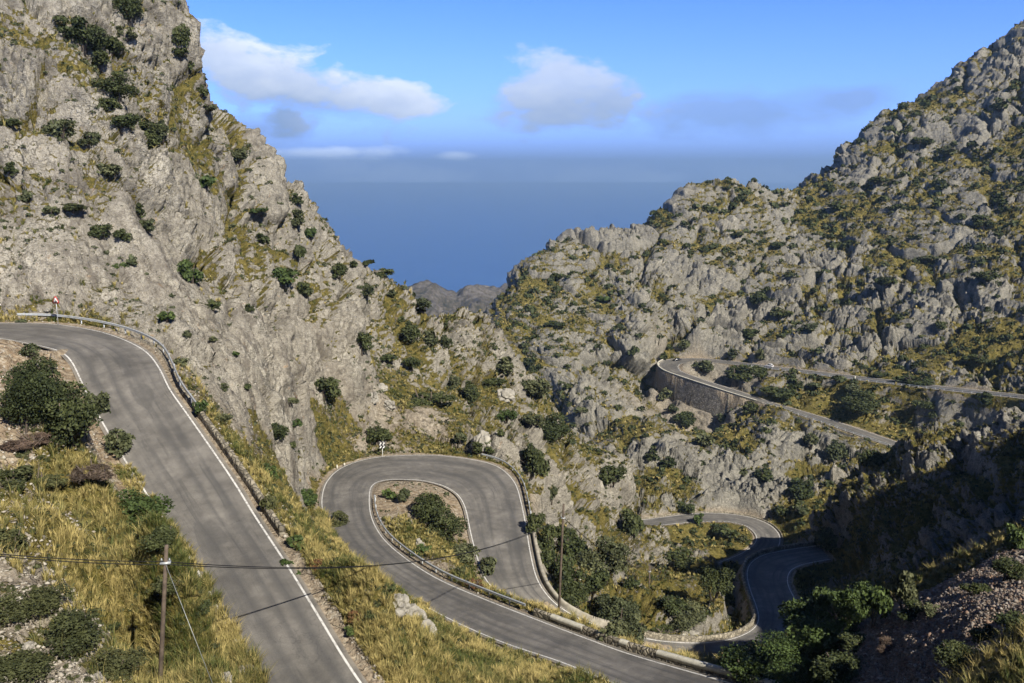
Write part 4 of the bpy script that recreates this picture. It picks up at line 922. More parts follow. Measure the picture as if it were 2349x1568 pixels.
def bush(c, x, y, w, h, kind, label, shape=None, cat=None, name=None, sink=.12, near=False):
    sc_ = CROPS[c][2]/3.75; px, py = cr(c, x, y); wp, hp = w*sc_, h*sc_
    shape = shape or ('mat' if wp > 1.9*hp else 'round')
    g_, Z, i = ground_at(px, py+(hp*.30 if not near else hp*.5+7))
    if near: hp += 7; sink = .02
    if g_ is None: print('no ground for', label); return
    wd = wp*Z/FPX; ht = hp*Z/FPX*(.95 if shape != 'mat' else 1.05)
    me, st, lod = get_crown(shape, kind, wp, nb_[0]); nb_[0] += 1
    nmz = name or ('tree' if shape in ('tree', 'cone') else NM[kind])
    rz = (nb_[0]*2.4) % 6.28
    if lod <= 0:
        o = bpy.data.objects.new(nmz, me); COL.objects.link(o)
    else:
        o = empty(nmz, (0, 0, 0)); f = bpy.data.objects.new('foliage', me); COL.objects.link(f); f.parent = o
        s2 = bpy.data.objects.new('stem', st); COL.objects.link(s2); s2.parent = o
    o.location = g_+np.array([0, 0, -sink*ht]); o.rotation_euler = (0, 0, rz); o.scale = (wd*1.28, wd*1.28, ht*1.35)
    # lean out of steep ground
    tag(o, label, cat or {'shrub': 'shrub', 'tree': 'tree', 'heath_clump': 'heath', 'dead_bush': 'dead bush', 'small_plant': 'plant'}.get(nmz, 'shrub'), GRP[kind] if nmz != 'tree' else None)
    return o
BL = [
# left mountain, top
('1',610,70,150,170,'oak','large dark shrub on the left mountain, cut by the top edge of the picture'),
('1',225,55,120,80,'olive','olive shrub near the top left corner of the picture'),
('1',370,30,70,50,'olive','small olive shrub at the top edge left of the large dark shrub'),
('1',315,135,130,110,'oak','dark shrub at the upper end of the cluster in the top left quarter'),
('1',395,205,170,150,'oak','broad dark green shrub in the middle of the cluster in the top left quarter'),
('1',455,275,90,80,'oak','shrub hanging at the lower right of the top left cluster'),
('1',520,200,90,80,'oak','rounded dark shrub on a ledge below the shrub at the top edge'),
('1',590,160,80,60,'olive','olive shrub directly below the large shrub at the top edge'),
('1',825,185,80,130,'oak','upright dark shrub clinging to the overhanging skyline cliff','round'),
('1',835,250,70,60,'oak','shrub just under the upright one on the overhanging skyline cliff'),
('1',875,310,50,60,'oak','lowest of the three shrubs on the overhanging skyline cliff'),
('1',930,425,45,45,'oak','small dark shrub on the skyline right of the vertical cleft'),
('1',955,485,90,45,'olive','flat shrub on the skyline where the ridge starts to slope'),
('1',540,420,160,130,'oak','large dark shrub in the cleft in the middle of the left mountain'),
('1',510,480,80,70,'oak','shrub attached under the large one in the cleft'),
('1',620,650,240,170,'oak','largest dark thicket on the left mountain, below the cleft'),
('1',560,570,110,80,'oak','upper left lobe of the dark thicket below the cleft'),
('1',755,620,80,110,'olive','narrow grey-green shrub right of the largest thicket'),
('1',290,590,120,100,'olive','grey-green shrub left of the largest thicket'),
('1',410,640,80,70,'olive','pale olive shrub between the thicket and its left neighbour'),
('1',60,570,75,55,'oak','dark shrub near the left picture edge at a third of the height'),
('1',150,522,65,45,'oak','small shrub just right of and above the one at the left picture edge'),
('1',55,785,60,55,'oak','dark round shrub at the left picture edge above the grey slab'),
('1',120,905,50,60,'olive','thin olive shrub on the grey slab near the left edge'),
('1',240,970,60,50,'olive','small shrub in the middle of the grey slab'),
('1',340,945,110,50,'heath','brownish low shrub on a crack of the grey slab'),
('1',470,1068,95,75,'oak','rounded shrub on the lower slab, left one of the pair'),
('1',570,1080,62,55,'oak','rounded shrub on the lower slab, right one of the pair'),
('1',552,1222,58,42,'green','small green shrub below the pair on the lower slab'),
('1',605,1205,40,45,'olive','tiny olive shrub touching the green one below the pair'),
('1',510,780,100,70,'olive','olive shrub at the end of the diagonal ledge under the thicket'),
('1',885,1255,100,120,'green','tall green shrub in the middle of the lower left mountain'),
('1',1095,715,95,80,'olive','grey-green shrub close under the skyline ridge, upper one'),
('1',945,840,72,75,'green','bright round shrub on a small ledge above the golden grass patch'),
('1',1370,925,52,48,'oak','little dark shrub standing out on the skyline halfway down the ridge'),
('1',1360,1010,90,80,'olive','olive shrub below the little one on the skyline'),
('1',1432,1080,55,60,'green','bright green shrub on the ridge right of the olive one'),
('1',1205,1092,58,52,'oak','dark shrub below the golden grass patch on the left ridge'),
('1',1310,1275,110,90,'green','green shrub in the middle of the ridge, left of the dark one'),
('1',1412,1335,80,70,'oak','dark shrub touching the green one in the middle of the ridge'),
('1',1076,1045,55,45,'olive','olive shrub beneath the golden grass patch'),
('1',980,1405,60,55,'oak','dark shrub to the upper right of the lone slab shrub above the road'),
('1',1155,1413,45,35,'oak','tiny dark shrub on the pale slab above the wall'),
('1',1100,1317,38,28,'oak','tiny dark tuft left of the middle of the ridge'),
('1',1385,1160,40,65,'oak','slim dark shrub between two rocks high on the ridge'),
('1',1180,970,100,35,'green','long low green shrub right of the golden grass patch'),
('1',640,970,60,60,'oak','dark shrub filling the small cave of the left mountain'),
('1',680,1040,90,60,'olive','olive shrub under the small cave of the left mountain'),
# centre left
('2',112,185,115,100,'oak','round dark shrub just below the ridge, left of the skyline bush'),
('2',380,195,95,55,'oak','dark bush leaning over the skyline at the notch'),
('2',297,125,50,38,'oak','small bush on the skyline left of the leaning one'),
('2',205,140,40,45,'oak','small dark bush right behind the round one below the ridge'),
('2',612,365,115,85,'olive','round bush on the ridge in front of the distant hills'),
('2',435,310,50,35,'olive','tiny olive bush left of the round bush before the distant hills'),
('2',250,615,100,140,'oak','dark upright shrub on the rocks left of the green gully line','round'),
('2',270,300,100,70,'olive','olive shrub in the slope below the leaning skyline bush'),
('2',460,470,70,60,'oak','small dark shrub at the head of the green gully line'),
('2',525,540,120,110,'oak','dense dark shrub of the green gully line'),
('2',655,580,90,85,'olive','pale olive shrub right of the green gully line'),
('2',735,610,62,85,'olive','slim olive shrub next to the pale one right of the gully line'),
('2',540,735,110,80,'oak','dark low shrub further down the green gully line'),
('2',405,690,85,42,'oak','low dark shrub in a rock niche left of the gully line'),
('2',30,890,170,160,'oak','big dark shrub on the grass above the hairpin cutting'),
('2',640,925,260,110,'oak','long dark shrub spreading down the slope above the hairpin'),
('2',775,840,130,90,'olive','olive shrub above the right end of the long one'),
('2',885,890,105,125,'oak','dark shrub right of the long one above the hairpin'),
('2',1085,740,95,95,'olive','olive shrub on the lower spur under its pale crest'),
('2',1030,830,100,50,'oak','low dark shrub at the foot of the pale crest'),
('2',1265,880,150,140,'olive','large olive shrub in the gorge at the foot of the spur'),
('2',1228,725,75,75,'oak','dark shrub below the small overhang of the gorge'),
('2',1085,1043,110,75,'green','light green rounded shrub on the scree of the spur'),
('2',1385,1130,220,170,'oak','very large dark shrub on the right flank of the spur'),
('2',1270,1060,120,70,'olive','olive shrub at the upper left of the very large dark one'),
('2',1235,1295,120,190,'oak','long dark shrub in the cleft right of the hairpin barrier'),
('2',340,1145,120,100,'oak','dark shrub on the cutting above the chevron sign'),
('2',970,1215,110,80,'oak','dark shrub behind the hairpin barrier among pale boulders'),
('2',820,1165,60,80,'olive','small shrub left of the pale boulder behind the barrier'),
('2',1060,1135,40,35,'oak','tiny round shrub beyond the pale boulder'),
('2',1720,1385,150,110,'oak','dark shrub in the gorge bottom between grey crags'),
('2',1860,735,95,80,'olive','olive shrub left of the opposite hairpin'),
('2',1390,225,45,40,'oak','small dark shrub near the left end of the opposite crest'),
('2',1670,350,80,30,'green','flat green shrub on the grass shelf of the opposite mountain'),
('2',1400,485,110,35,'oak','flat dark shrub on the shelf under the opposite crest'),
('2',1840,655,55,60,'oak','dark shrub on the crag left of the opposite road'),
('2',1520,1010,70,50,'olive','olive shrub in the side gully of the gorge'),
('2',1450,1290,80,70,'olive','olive shrub on the spur flank below the very large dark one'),
# trees right of the hairpin leg
('6',1650,480,120,170,'oak','dark thicket right behind the hairpin wall, uppermost lobe','round'),
('6',1700,600,150,190,'oak','dark thicket behind the hairpin wall, between the wall and the tall pole','round'),
('6',1760,740,140,190,'oak','dark thicket at the left side of the tall pole, halfway up','round'),
('6',1800,560,170,170,'oak','dark thicket behind the head of the tall pole','round'),
('6',1900,650,180,190,'oak','dark holm oak right of the tall pole, upper one','round'),
('6',1880,820,200,200,'oak','dark holm oak right of the tall pole, lower one','round'),
('6',2030,900,180,170,'oak','dark shrub directly beneath the large pale olive tree','round'),
('6',2090,760,320,330,'olive','large pale olive tree beside the orange-streaked rock','tree'),
('6',1920,980,230,190,'oak','dark thicket beside the foot of the tall pole','round'),
('6',1690,95,110,170,'oak','dark shrub on the rocks right of the hairpin barrier end'),
('6',1760,290,80,120,'olive','olive shrub between the barrier and the square rock niche'),
('6',2200,1110,260,250,'olive','grey-green tree in front of the gully behind the bottom parapet','tree'),
('6',2290,870,85,70,'oak','small black-green shrub on the pale rocks right of the olive tree'),
('6',2310,480,170,190,'oak','dark shrub on the lower spur above the gully'),
('6',2150,1215,190,130,'olive','olive shrub touching the outside of the bottom parapet'),
('6',2320,1200,150,170,'olive','olive shrub right behind the bottom parapet'),
# island
('6',960,400,230,250,'oak','large upper holm oak shrub on the island inside the hairpin'),
('6',1040,510,230,220,'oak','large lower holm oak shrub on the island inside the hairpin'),
('6',755,285,90,105,'olive','grey-green shrub near the top of the island'),
('6',662,275,75,90,'green','yellow-green shrub by the marker stone of the island'),
('6',1160,670,170,130,'olive','loose olive shrub leaning over the inner road line'),
('6',1320,760,110,110,'olive','blue-green sapling standing over the road at the island tip','round'),
('6',1140,795,75,70,'heath','brownish bush near the lower barrier of the island'),
('6',860,650,105,65,'green','small green shrub beside the pointed white boulder'),
('6',1240,880,110,50,'rust','rusty low plant under the lower barrier'),
('6',315,450,140,80,'heath','bare brownish shrub overhanging the left edge of the hairpin'),
('6',90,310,130,90,'green','green shrub on the grass left of the hairpin'),
('6',1800,1270,60,60,'olive','x') if False else ('6',1590,30,90,120,'oak','dark shrub among the boulders behind the barrier'),
# verge between the roads
('6',285,740,110,60,'oak','dark cushion shrub on the verge between the two roads'),
('6',140,740,90,50,'rust','rusty cushion plant on the verge between the two roads'),
('6',35,820,65,45,'green','small green cushion beside the near road line'),
('6',645,920,90,80,'oak','dark cushion shrub beside the white outcrop on the verge'),
('6',415,1100,110,70,'rust','rusty cushion plant lower on the verge'),
('6',510,1100,80,70,'oak','green cushion shrub lower on the verge, right of the rusty one'),
('6',380,1200,90,60,'green','small green weeds above the near road line'),
('6',1600,1405,60,26,'green','small green weed by the bottom road line'),
('6',1940,1515,60,40,'green','small green weed at the very bottom by the road line'),
('5',2010,600,110,80,'green','green weeds at the end of the low stone parapet'),
('5',1830,350,110,140,'heath','brown-green shrub right against the low stone parapet'),
('5',1830,130,120,130,'green','green shrub in the grass right of the low stone parapet'),
('5',2100,300,130,110,'green','bright green shrub in the grass near the rock cutting'),
('5',1950,740,80,50,'green','round green weed beside the near road line'),
# foreground left
('4',300,860,500,500,'oak','very large dark holm oak bush beside the near road, main crown','round','','',),
('4',500,1030,380,400,'oak','lower right crown of the very large bush beside the near road','round'),
('4',170,960,290,360,'oak','left crown of the very large bush beside the near road','round'),
('4',640,900,150,170,'olive','thin olive shrub leaning over the near road from the very large bush','round'),
('4',800,1170,190,190,'olive','sparse shrub reaching furthest over the near road line','round'),
('4',560,1330,270,120,'brown','bare brown brushwood below the very large bush'),
('4',220,1130,280,120,'brown','bare brown brushwood under the left crown of the very large bush'),
('4',75,1400,190,130,'heath','brown-green heath clump at the left edge under the brushwood'),
('4',270,1400,260,120,'heath','heath clump right below the dead brushwood'),
('4',210,560,150,110,'olive','olive tuft shrub on the dirt bank inside the upper bend'),
('4',275,630,150,60,'heath','brown shrub on the dirt bank right above the very large bush'),
('4',150,345,50,26,'olive','tiny shrub at the rock foot left of the triangular sign'),
('4',1090,335,100,80,'green','lone green shrub on the slab above the end of the upper bend'),
('4',1190,620,95,55,'olive','olive shrub on the slab right of the crash barrier'),
('4',1230,440,60,45,'olive','small olive shrub on the slab above the barrier'),
('4',1395,470,50,40,'olive','tiny olive shrub further right on the slab'),
('4',1440,990,130,70,'olive','olive shrub at the top of the grass strip beside the wall'),
('4',1310,930,90,130,'green','dark green shrub behind the lower end of the upper barrier'),
('4',1470,790,60,50,'olive','small shrub on the slab right of the barrier end'),
('4',1615,790,50,45,'oak','little dark round shrub on the pale slab'),
('4',1930,1030,100,75,'green','green shrub near the lower right corner of the slab'),
('4',1800,1070,140,100,'oak','sparse dark shrub on the slab above the golden grass'),
('4',1922,1160,50,38,'oak','tiny dark shrub on the slab edge above the grass'),
('4',1550,560,55,30,'green','tiny green tuft on the slab beneath the grass chute'),
('4',1900,880,90,60,'olive','olive shrub near the edge of the slab under the big dark shrub'),
('5',930,420,370,260,'green','bright green bush beside the near road above the pole','round'),
('5',1120,610,230,190,'oak','dark underside bush between the bright bush and the pole','round'),
('5',90,150,190,110,'heath','rounded heath clump at the left edge, topmost of the foreground ones'),
('5',100,600,200,180,'heath','dark heath clump at the left edge under the cables'),
('5',60,1100,260,230,'heath','broad heath clump at the left edge below the gravel patch'),
('5',280,1010,290,210,'heath','broad heath clump right of the one at the left edge'),
('5',500,1250,400,250,'heath','largest heath clump in the lower left corner'),
('5',190,1440,360,200,'heath','heath clump at the bottom edge near the corner'),
('5',770,1460,330,200,'heath','heath clump at the bottom edge left of the pole foot'),
('5',765,1195,120,80,'oak','small dark round shrub left of the pole'),
('5',1370,1060,120,90,'oak','small dark shrub on the gravel right of the pole'),
('5',1170,900,170,120,'heath','brownish clump right behind the pole'),
# right part: far road
('3',395,455,120,75,'olive','round olive tree inside the tip of the opposite hairpin','tree'),
('3',590,505,140,110,'oak','dark tree between the arms of the opposite road, left one','tree'),
('3',735,500,140,85,'oak','dark tree between the arms of the opposite road, below the white car','tree'),
('3',920,498,80,34,'oak','flat dark shrub under the barrier right of the white car'),
('3',830,590,180,85,'oak','wide dark shrub between the arms, lower middle'),
('3',950,550,100,60,'oak','dark shrub above the wide one between the arms'),
('3',1055,545,90,40,'olive','olive shrub under the upper arm of the opposite road'),
('3',1310,590,130,90,'olive','olive shrub on the stones below the upper arm'),
('3',1360,690,260,140,'oak','largest dark thicket between the arms of the opposite road'),
('3',1740,680,120,60,'oak','dark shrub near the right end of the upper arm'),
('3',1640,930,60,50,'oak','shrub at the right end of the lower arm') if False else ('3',2090,650,90,70,'oak','dark shrub at the shadow edge near the right picture border'),
('3',665,710,110,80,'oak','dark shrub at the right foot of the high stone wall'),
('3',165,610,75,75,'olive','olive shrub at the left foot of the high stone wall'),
('3',290,765,120,90,'oak','dark shrub on the scree below the high stone wall'),
('3',195,705,60,50,'olive','small shrub at the edge of the scree below the high wall'),
('3',495,765,80,60,'olive','olive shrub on the right of the scree below the high wall'),
('3',395,900,100,100,'olive','olive shrub among the crags left of the big grey rock'),
('3',180,1035,100,60,'oak','dark shrub between low crags left of the lower gorge'),
('3',765,1118,95,75,'oak','dark shrub on the right side of the big grey rock'),
('3',1050,900,90,90,'olive','olive shrub at the foot of the dry-stone wall, left one'),
('3',1200,960,130,120,'olive','olive shrub at the foot of the dry-stone wall, middle one'),
('3',1410,1020,130,120,'oak','dark shrub at the right end of the dry-stone wall'),
('3',990,1200,130,110,'oak','dark shrub on the slope right of the big grey rock'),
('3',1960,970,270,120,'oak','dark shrub on the crest of the shaded cliff'),
('3',640,1090,50,30,'olive','tiny shrub in a crack of the big grey rock'),
('3',60,990,80,60,'oak','shrub at the left side of the gorge above the small bend'),
('3',1660,520,170,70,'oak','dark shrub above the upper arm of the opposite road'),
('3',865,110,100,50,'oak','shrub on the ledge straight above the white car'),
('3',670,240,95,50,'oak','dark shrub above the left part of the opposite road'),
('3',1060,205,55,55,'olive','round olive shrub on the grass above the opposite road'),
('3',720,35,80,60,'oak','dark shrub high above the opposite hairpin'),
('3',720,380,50,80,'olive','upright shrub on the rocks right above the upper arm'),
('3',150,385,50,40,'oak','shrub at the rock foot beyond the opposite hairpin tip'),
('3',560,370,80,50,'olive','olive shrub at the rock foot above the opposite hairpin'),
('3',1480,485,90,40,'oak','dark shrub at the roadside right of the white car'),
('3',2070,400,130,60,'oak','dark shrub on the right mountain above the shadowed road'),
('3',1835,200,70,50,'oak','dark shrub on the far right slope'),
# right mountain
('9',540,628,60,36,'oak','dark shrub just under the pinnacles of the opposite crest'),
('9',460,575,50,24,'oak','small shrub on top of the opposite pinnacles'),
('9',1505,330,90,60,'oak','dark shrub high on the steep right mountain'),
('9',1275,530,100,50,'oak','dark shrub on the shelf below the steep right wall'),
('9',1640,385,80,50,'olive','olive shrub right of the high dark one'),
('9',1050,675,70,50,'oak','shrub at the left foot of the steep right wall'),
('9',1310,1080,90,60,'oak','round dark shrub at the foot of the large smooth crag'),
('9',1540,955,100,45,'olive','flat shrub on the face of the large smooth crag'),
('9',1910,640,80,70,'oak','dark shrub right of the large smooth crag'),
('9',1840,760,100,80,'oak','big dark shrub down right of the large smooth crag'),
('9',1850,1040,130,60,'oak','wide dark shrub below and right of the large smooth crag'),
('9',1395,135,36,22,'oak','tiny shrub standing on the skyline of the right mountain'),
('9',1925,130,80,60,'oak','shrub near the right border high on the mountain'),
('9',740,870,80,40,'oak','dark shrub on the golden shelf of the opposite mountain'),
('9',530,825,50,36,'oak','small shrub at the left of the golden shelf'),
('9',120,860,50,34,'oak','small shrub in the grass near the left end of the opposite mountain'),
('9',720,1235,70,45,'olive','olive shrub on the ledge over the hairpin slope'),
('9',620,1160,60,50,'oak','shrub in the notch above the hairpin slope'),
('9',230,1425,45,50,'olive','small olive shrub above the dark car'),
# lower right
('7',1150,830,330,290,'green','big sunlit tree beside the shaded road, left crown','tree'),
('7',1320,800,270,250,'green','big sunlit tree beside the shaded road, middle crown','tree'),
('7',1475,760,180,230,'green','bright upright tree at the right end of the sunlit group','tree'),
('7',1190,960,340,210,'green','leafy bush at the front foot of the sunlit tree group','round'),
('7',1650,695,130,190,'olive','thin pale pine standing right of the sunlit trees','tree'),
('7',700,1130,340,200,'green','vivid light green fig bush behind the bottom parapet','round'),
('7',1090,1130,430,260,'green','dark green bush mass at the bottom edge right of the fig bush','round'),
('7',1300,1160,300,200,'oak','brownish green bush at the bottom edge beside the scree','round'),
('7',900,1080,120,90,'oak','dark shrub peeking over the road edge behind the fig bush'),
('7',1380,1010,150,90,'oak','dark shrub at the top of the scree'),
('7',1700,830,150,80,'oak','cushion shrub above the rusty band of the scree'),
('7',1800,800,120,60,'olive','olive shrub on the scree rim'),
('7',2060,700,140,80,'oak','shrub on the scree rim further right'),
('7',2230,600,190,150,'oak','dark shrub in the shade near the right border'),
('7',2300,410,140,160,'green','leafy branch lit at the right border'),
('7',1940,1080,240,170,'oak','dark green shrub in the bottom right, left one'),
('7',2140,960,150,110,'oak','dark green shrub in the bottom right, middle one'),
('7',2280,900,160,120,'oak','dark green shrub in the bottom right at the border'),
('7',1560,1030,110,60,'brown','bare grey twigs left of the scree'),
('7',570,690,190,200,'oak','dark tree in the shaded gully left of the lower bend','tree'),
('7',440,880,230,150,'olive','olive shrub in the gully above the lower road'),
('7',330,800,130,110,'oak','dark shrub deep in the gully left of the dark tree'),
('7',90,850,170,180,'olive','olive shrub at the foot of the distant pole','round'),
('7',290,935,200,70,'oak','low dark hedge along the lower road in the gully'),
('7',105,665,75,55,'oak','round dark shrub on the pale rock near the distant pole'),
('7',385,520,150,100,'oak','dark shrub over the small cave in the gully'),
('7',490,300,60,70,'green','little tree standing at the edge of the small deep bend','tree'),
('7',590,360,90,55,'oak','dark shrub inside the small deep bend, left one'),
('7',665,375,90,65,'oak','dark shrub inside the small deep bend, right one'),
('7',740,405,60,40,'olive','tiny shrub near the tip inside the small deep bend'),
('7',420,225,110,60,'oak','dark shrub right above the small deep bend'),
('7',865,50,90,60,'oak','shrub on the pale rock above the lower bend'),
('7',1080,130,130,90,'oak','dark shrub on the slope above the shaded cliff'),
('7',1210,420,110,150,'olive','olive shrub climbing the left edge of the shaded cliff'),
('7',960,250,90,60,'oak','dark shrub right of the small deep bend'),
('7',1060,250,90,50,'olive','olive shrub on the grass right of the small deep bend'),
('7',110,330,110,120,'oak','dark shrub on the spur left of the small deep bend'),
]
seen_ = set()
for b_ in BL:
    c, x, y, w, h, kind, label = b_[:7]; shape = b_[7] if len(b_) > 7 and b_[7] else None
    if label in seen_: print('DUP', label); continue
    seen_.add(label); bush(c, x, y, w, h, kind, label, shape, near='sunlit' in label or 'pale pine' in label)
log('bushes', len(BL), 'meshes', len(CACHE))

# ---------- boulders -----------------------------------------------------------------------
def mat_boulder():
    m = NT('pale_boulder'); g = m.coord('Object'); n = m.noise(g, 1.6, 5, .65)
    m.col(m.ramp(n, [(.3, (.17, .16, .14)), (.5, (.34, .32, .275)), (.7, (.47, .445, .38))])); m.bump(m.noise(g, 4, 5, .7), .8, .12); m.b.inputs['Roughness'].default_value = .95; return m.m
BOUL = mat_boulder()
def boulder(c, x, y, w, h, label, seed, ang=0.):
    import bmesh
    s_ = CROPS[c][2]/3.75; px, py = cr(c, x, y); g_, Z, i = ground_at(px, py+h*s_*.25)
    b = bmesh.new(); bmesh.ops.create_icosphere(b, subdivisions=5, radius=.5); v = np.array([q.co[:] for q in b.verts]); b.verts.ensure_lookup_table()
    wl = worley(v*2.6+seed*3.1, seed); d = (sstep(0, .3, wl[:, 1]-wl[:, 0])-.6)*.14+(wl[:, 2]-.5)*.22+fbm(v*3+seed, 3, seed)*.16
    v = v*(1+d[:, None]*1.6); v[:, 2] = np.where(v[:, 2] < 0, v[:, 2]*.7, v[:, 2])
    for q, p in zip(b.verts, v): q.co = p
    me = bpy.data.meshes.new('boulder'); b.to_mesh(me); b.free(); o = link('boulder', me, BOUL)
    wd = w*s_*Z/FPX; ht = h*s_*Z/FPX; o.location = g_; o.scale = (wd, wd*.8, ht*1.25); o.rotation_euler = (0, ang, seed)
    tag(o, label, 'boulder', 'pale limestone boulders'); return o
for a in [('6',865,605,70,80,'pointed white boulder on the island inside the hairpin',3), ('6',720,1000,170,130,'upper part of the bright white outcrop on the verge',5), ('6',830,1080,170,130,'middle part of the bright white outcrop on the verge',6),
          ('6',915,1170,150,120,'lower part of the bright white outcrop on the verge',7), ('7',445,948,130,50,'pale flat boulder in the gully above the lower road',9), ('7',668,815,45,45,'small white boulder beside the shaded lower parapet',11),
          ('2',365,860,75,50,'pale boulder in the grass above the hairpin, upper one',13), ('2',320,915,90,60,'pale boulder in the grass above the hairpin, left one',14), ('2',395,955,80,60,'pale boulder in the grass above the hairpin, lower one',15),
          ('2',960,1160,140,110,'large smooth boulder behind the hairpin barrier',17), ('2',1090,895,110,80,'big boulder on the scree of the spur',19),
          ('5',665,1510,80,60,'whitish boulder near the bottom edge in the heath',21), ('5',40,1510,80,60,'whitish boulder in the bottom left corner',22), ('5',190,1300,90,50,'small grey boulder in the heath near the left edge',23),
          ('5',1540,1520,110,90,'rounded white boulder at the bottom edge beside the near road',25), ('5',1690,1480,150,110,'white boulder in the grass right at the near road edge',26),
          ('4',320,300-25+0,60,24,'tan boulder lying at the rock foot beside the triangular sign',31)]:
    a = list(a)
    boulder(*a)
# ---------- grass, scrub, scree (uncountable) -----------------------------------------------
Q, NN, V_, AM, EE, DI, SCV, DS = TR['Q'], TR['n'], TR['veg'], TR['am'], TR['e'], TR['dirt'], TR['scr'], TR['dist']
ppx, ppy, pZ = project(Q)
infr = (ppx > -25) & (ppx < W+25) & (ppy > -20) & (ppy < H+40) & (pZ > 5)
vx = np.clip(np.round(ppx).astype(int)+20, 0, W+40); vy = np.clip(np.round(ppy).astype(int)+20, 0, H+100)
visb = infr & (pZ < ZB[vy, vx]*1.03+1.0)
def pick(mask, n_, seed, weight=None):
    idx = np.where(mask)[0]; r_ = np.random.default_rng(seed)
    if weight is not None: w_ = weight[idx]; return r_.choice(idx, min(n_, len(idx)), replace=False, p=w_/w_.sum())
    return r_.choice(idx, min(n_, len(idx)), replace=False)
def tufts(name, idx, blades, hmin, hmax, width, seed, mat, droop=.55, spread=.5, lab=None):
    r_ = np.random.default_rng(seed); n_ = len(idx); hh = hmin+(hmax-hmin)*r_.random(n_)**1.5
    base = np.repeat(Q[idx], blades, 0); hb = np.repeat(hh, blades)*(.45+.6*r_.random(n_*blades)); a = r_.uniform(0, 2*math.pi, n_*blades)
    lean = spread*(.15+r_.random(n_*blades)); dr = np.stack([np.cos(a), np.sin(a), np.zeros_like(a)], -1)
    base = base+dr*(hb*.14*r_.random(n_*blades))[:, None]; base[:, 2] -= .06
    p1 = base+dr*(hb*lean*.45)[:, None]; p1[:, 2] += hb*.6; p2 = base+dr*(hb*lean*(1.0+droop))[:, None]; p2[:, 2] += hb*(1-.35*lean*r_.random(n_*blades))
    view = base/np.linalg.norm(base, axis=1, keepdims=True); sd = np.cross(dr+r_.normal(size=dr.shape)*.4, np.array([0, 0, 1.])); sd /= np.maximum(np.linalg.norm(sd, axis=1, keepdims=True), 1e-6)
    wv = (width*np.repeat(DS[idx], blades)/50*(.7+.6*r_.random(n_*blades)))[:, None]
    v = np.stack([base-sd*wv*.5, base+sd*wv*.5, p1+sd*wv*.45, p1-sd*wv*.45, p2], 1).reshape(-1, 3)
    k = np.arange(n_*blades)*5; q = np.stack([k, k+1, k+2, k+3], -1); t = np.stack([k+3, k+2, k+4], -1)
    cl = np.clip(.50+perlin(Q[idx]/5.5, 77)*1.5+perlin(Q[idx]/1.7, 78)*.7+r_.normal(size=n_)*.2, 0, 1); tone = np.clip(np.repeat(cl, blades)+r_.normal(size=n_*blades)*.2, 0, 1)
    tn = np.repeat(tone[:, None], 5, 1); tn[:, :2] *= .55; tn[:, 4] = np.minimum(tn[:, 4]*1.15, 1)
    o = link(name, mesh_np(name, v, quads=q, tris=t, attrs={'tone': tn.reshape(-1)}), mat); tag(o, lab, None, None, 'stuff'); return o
px_w = pZ**2
open_ = (EE > .9)
near = visb & open_ & (AM < .5) & (V_ > .42) & (SCV < .3) & (DS < 165)
tufts('grass', pick(near, 5200, 1, np.clip(V_, 0, 1.2)**2), 34, .45, 1.15, .030, 3, LEAF['gold'], lab='tall golden and green grass tufts on the near slopes')
edge = visb & (EE > .8) & (EE < 4) & (AM < .6) & (DS < 130) & (V_ > .2)
tufts('verge_grass', pick(edge, 900, 5), 22, .3, .9, .030, 9, LEAF['gold'], lab='grass growing along the road verges')
tufts('grass_stalks', pick(near, 1500, 61), 5, 1.2, 2.0, .012, 63, LEAF['gold'], spread=.25, lab='tall thin dry grass stalks')
mid = visb & open_ & (V_ > .42) & (DS >= 120) & (DS < 260)
tufts('slope_grass', pick(mid, 6500, 2, px_w), 14, .45, 1.1, .045, 4, LEAF['gold'], lab='dry grass on the middle slopes')
far_ = visb & open_ & (V_ > .50) & (DS >= 240)
tufts('mountain_grass', pick(far_, 9000, 6, px_w), 9, .7, 1.7, .075, 8, LEAF['gold'], lab='dry grass on the opposite mountain')
def verge(name, key, side, t0, t1, o0, o1, n_, h0, h1, seed, blades=34):
    r_ = np.random.default_rng(seed); r = roads[key]; t = r_.uniform(t0, t1, n_); p = r.pt(side, t, r_.uniform(o0, o1, n_)**1.0)
    global Q, DS
    Qs, Ds = Q, DS; Q = p; DS = np.hypot(p[:, 0], p[:, 1]); tufts(name, np.arange(n_), blades, h0, h1, .030, seed, LEAF['gold'], lab='tall grass leaning over the road edge'); Q, DS = Qs, Ds
verge('edge_grass', 'upper', 'A', 10.2, 15.5, -.35, 1.6, 420, .6, 1.5, 31)
verge('edge_grass', 'loop', 'A', 4.2, 8.0, -.2, 1.6, 360, .7, 1.6, 33)
verge('edge_grass', 'loop', 'A', .5, 4.2, .5, 1.8, 120, .3, .9, 35)
verge('edge_grass', 'loop', 'B', 19.5, 24.5, .6, 2.2, 160, .4, 1.1, 37)
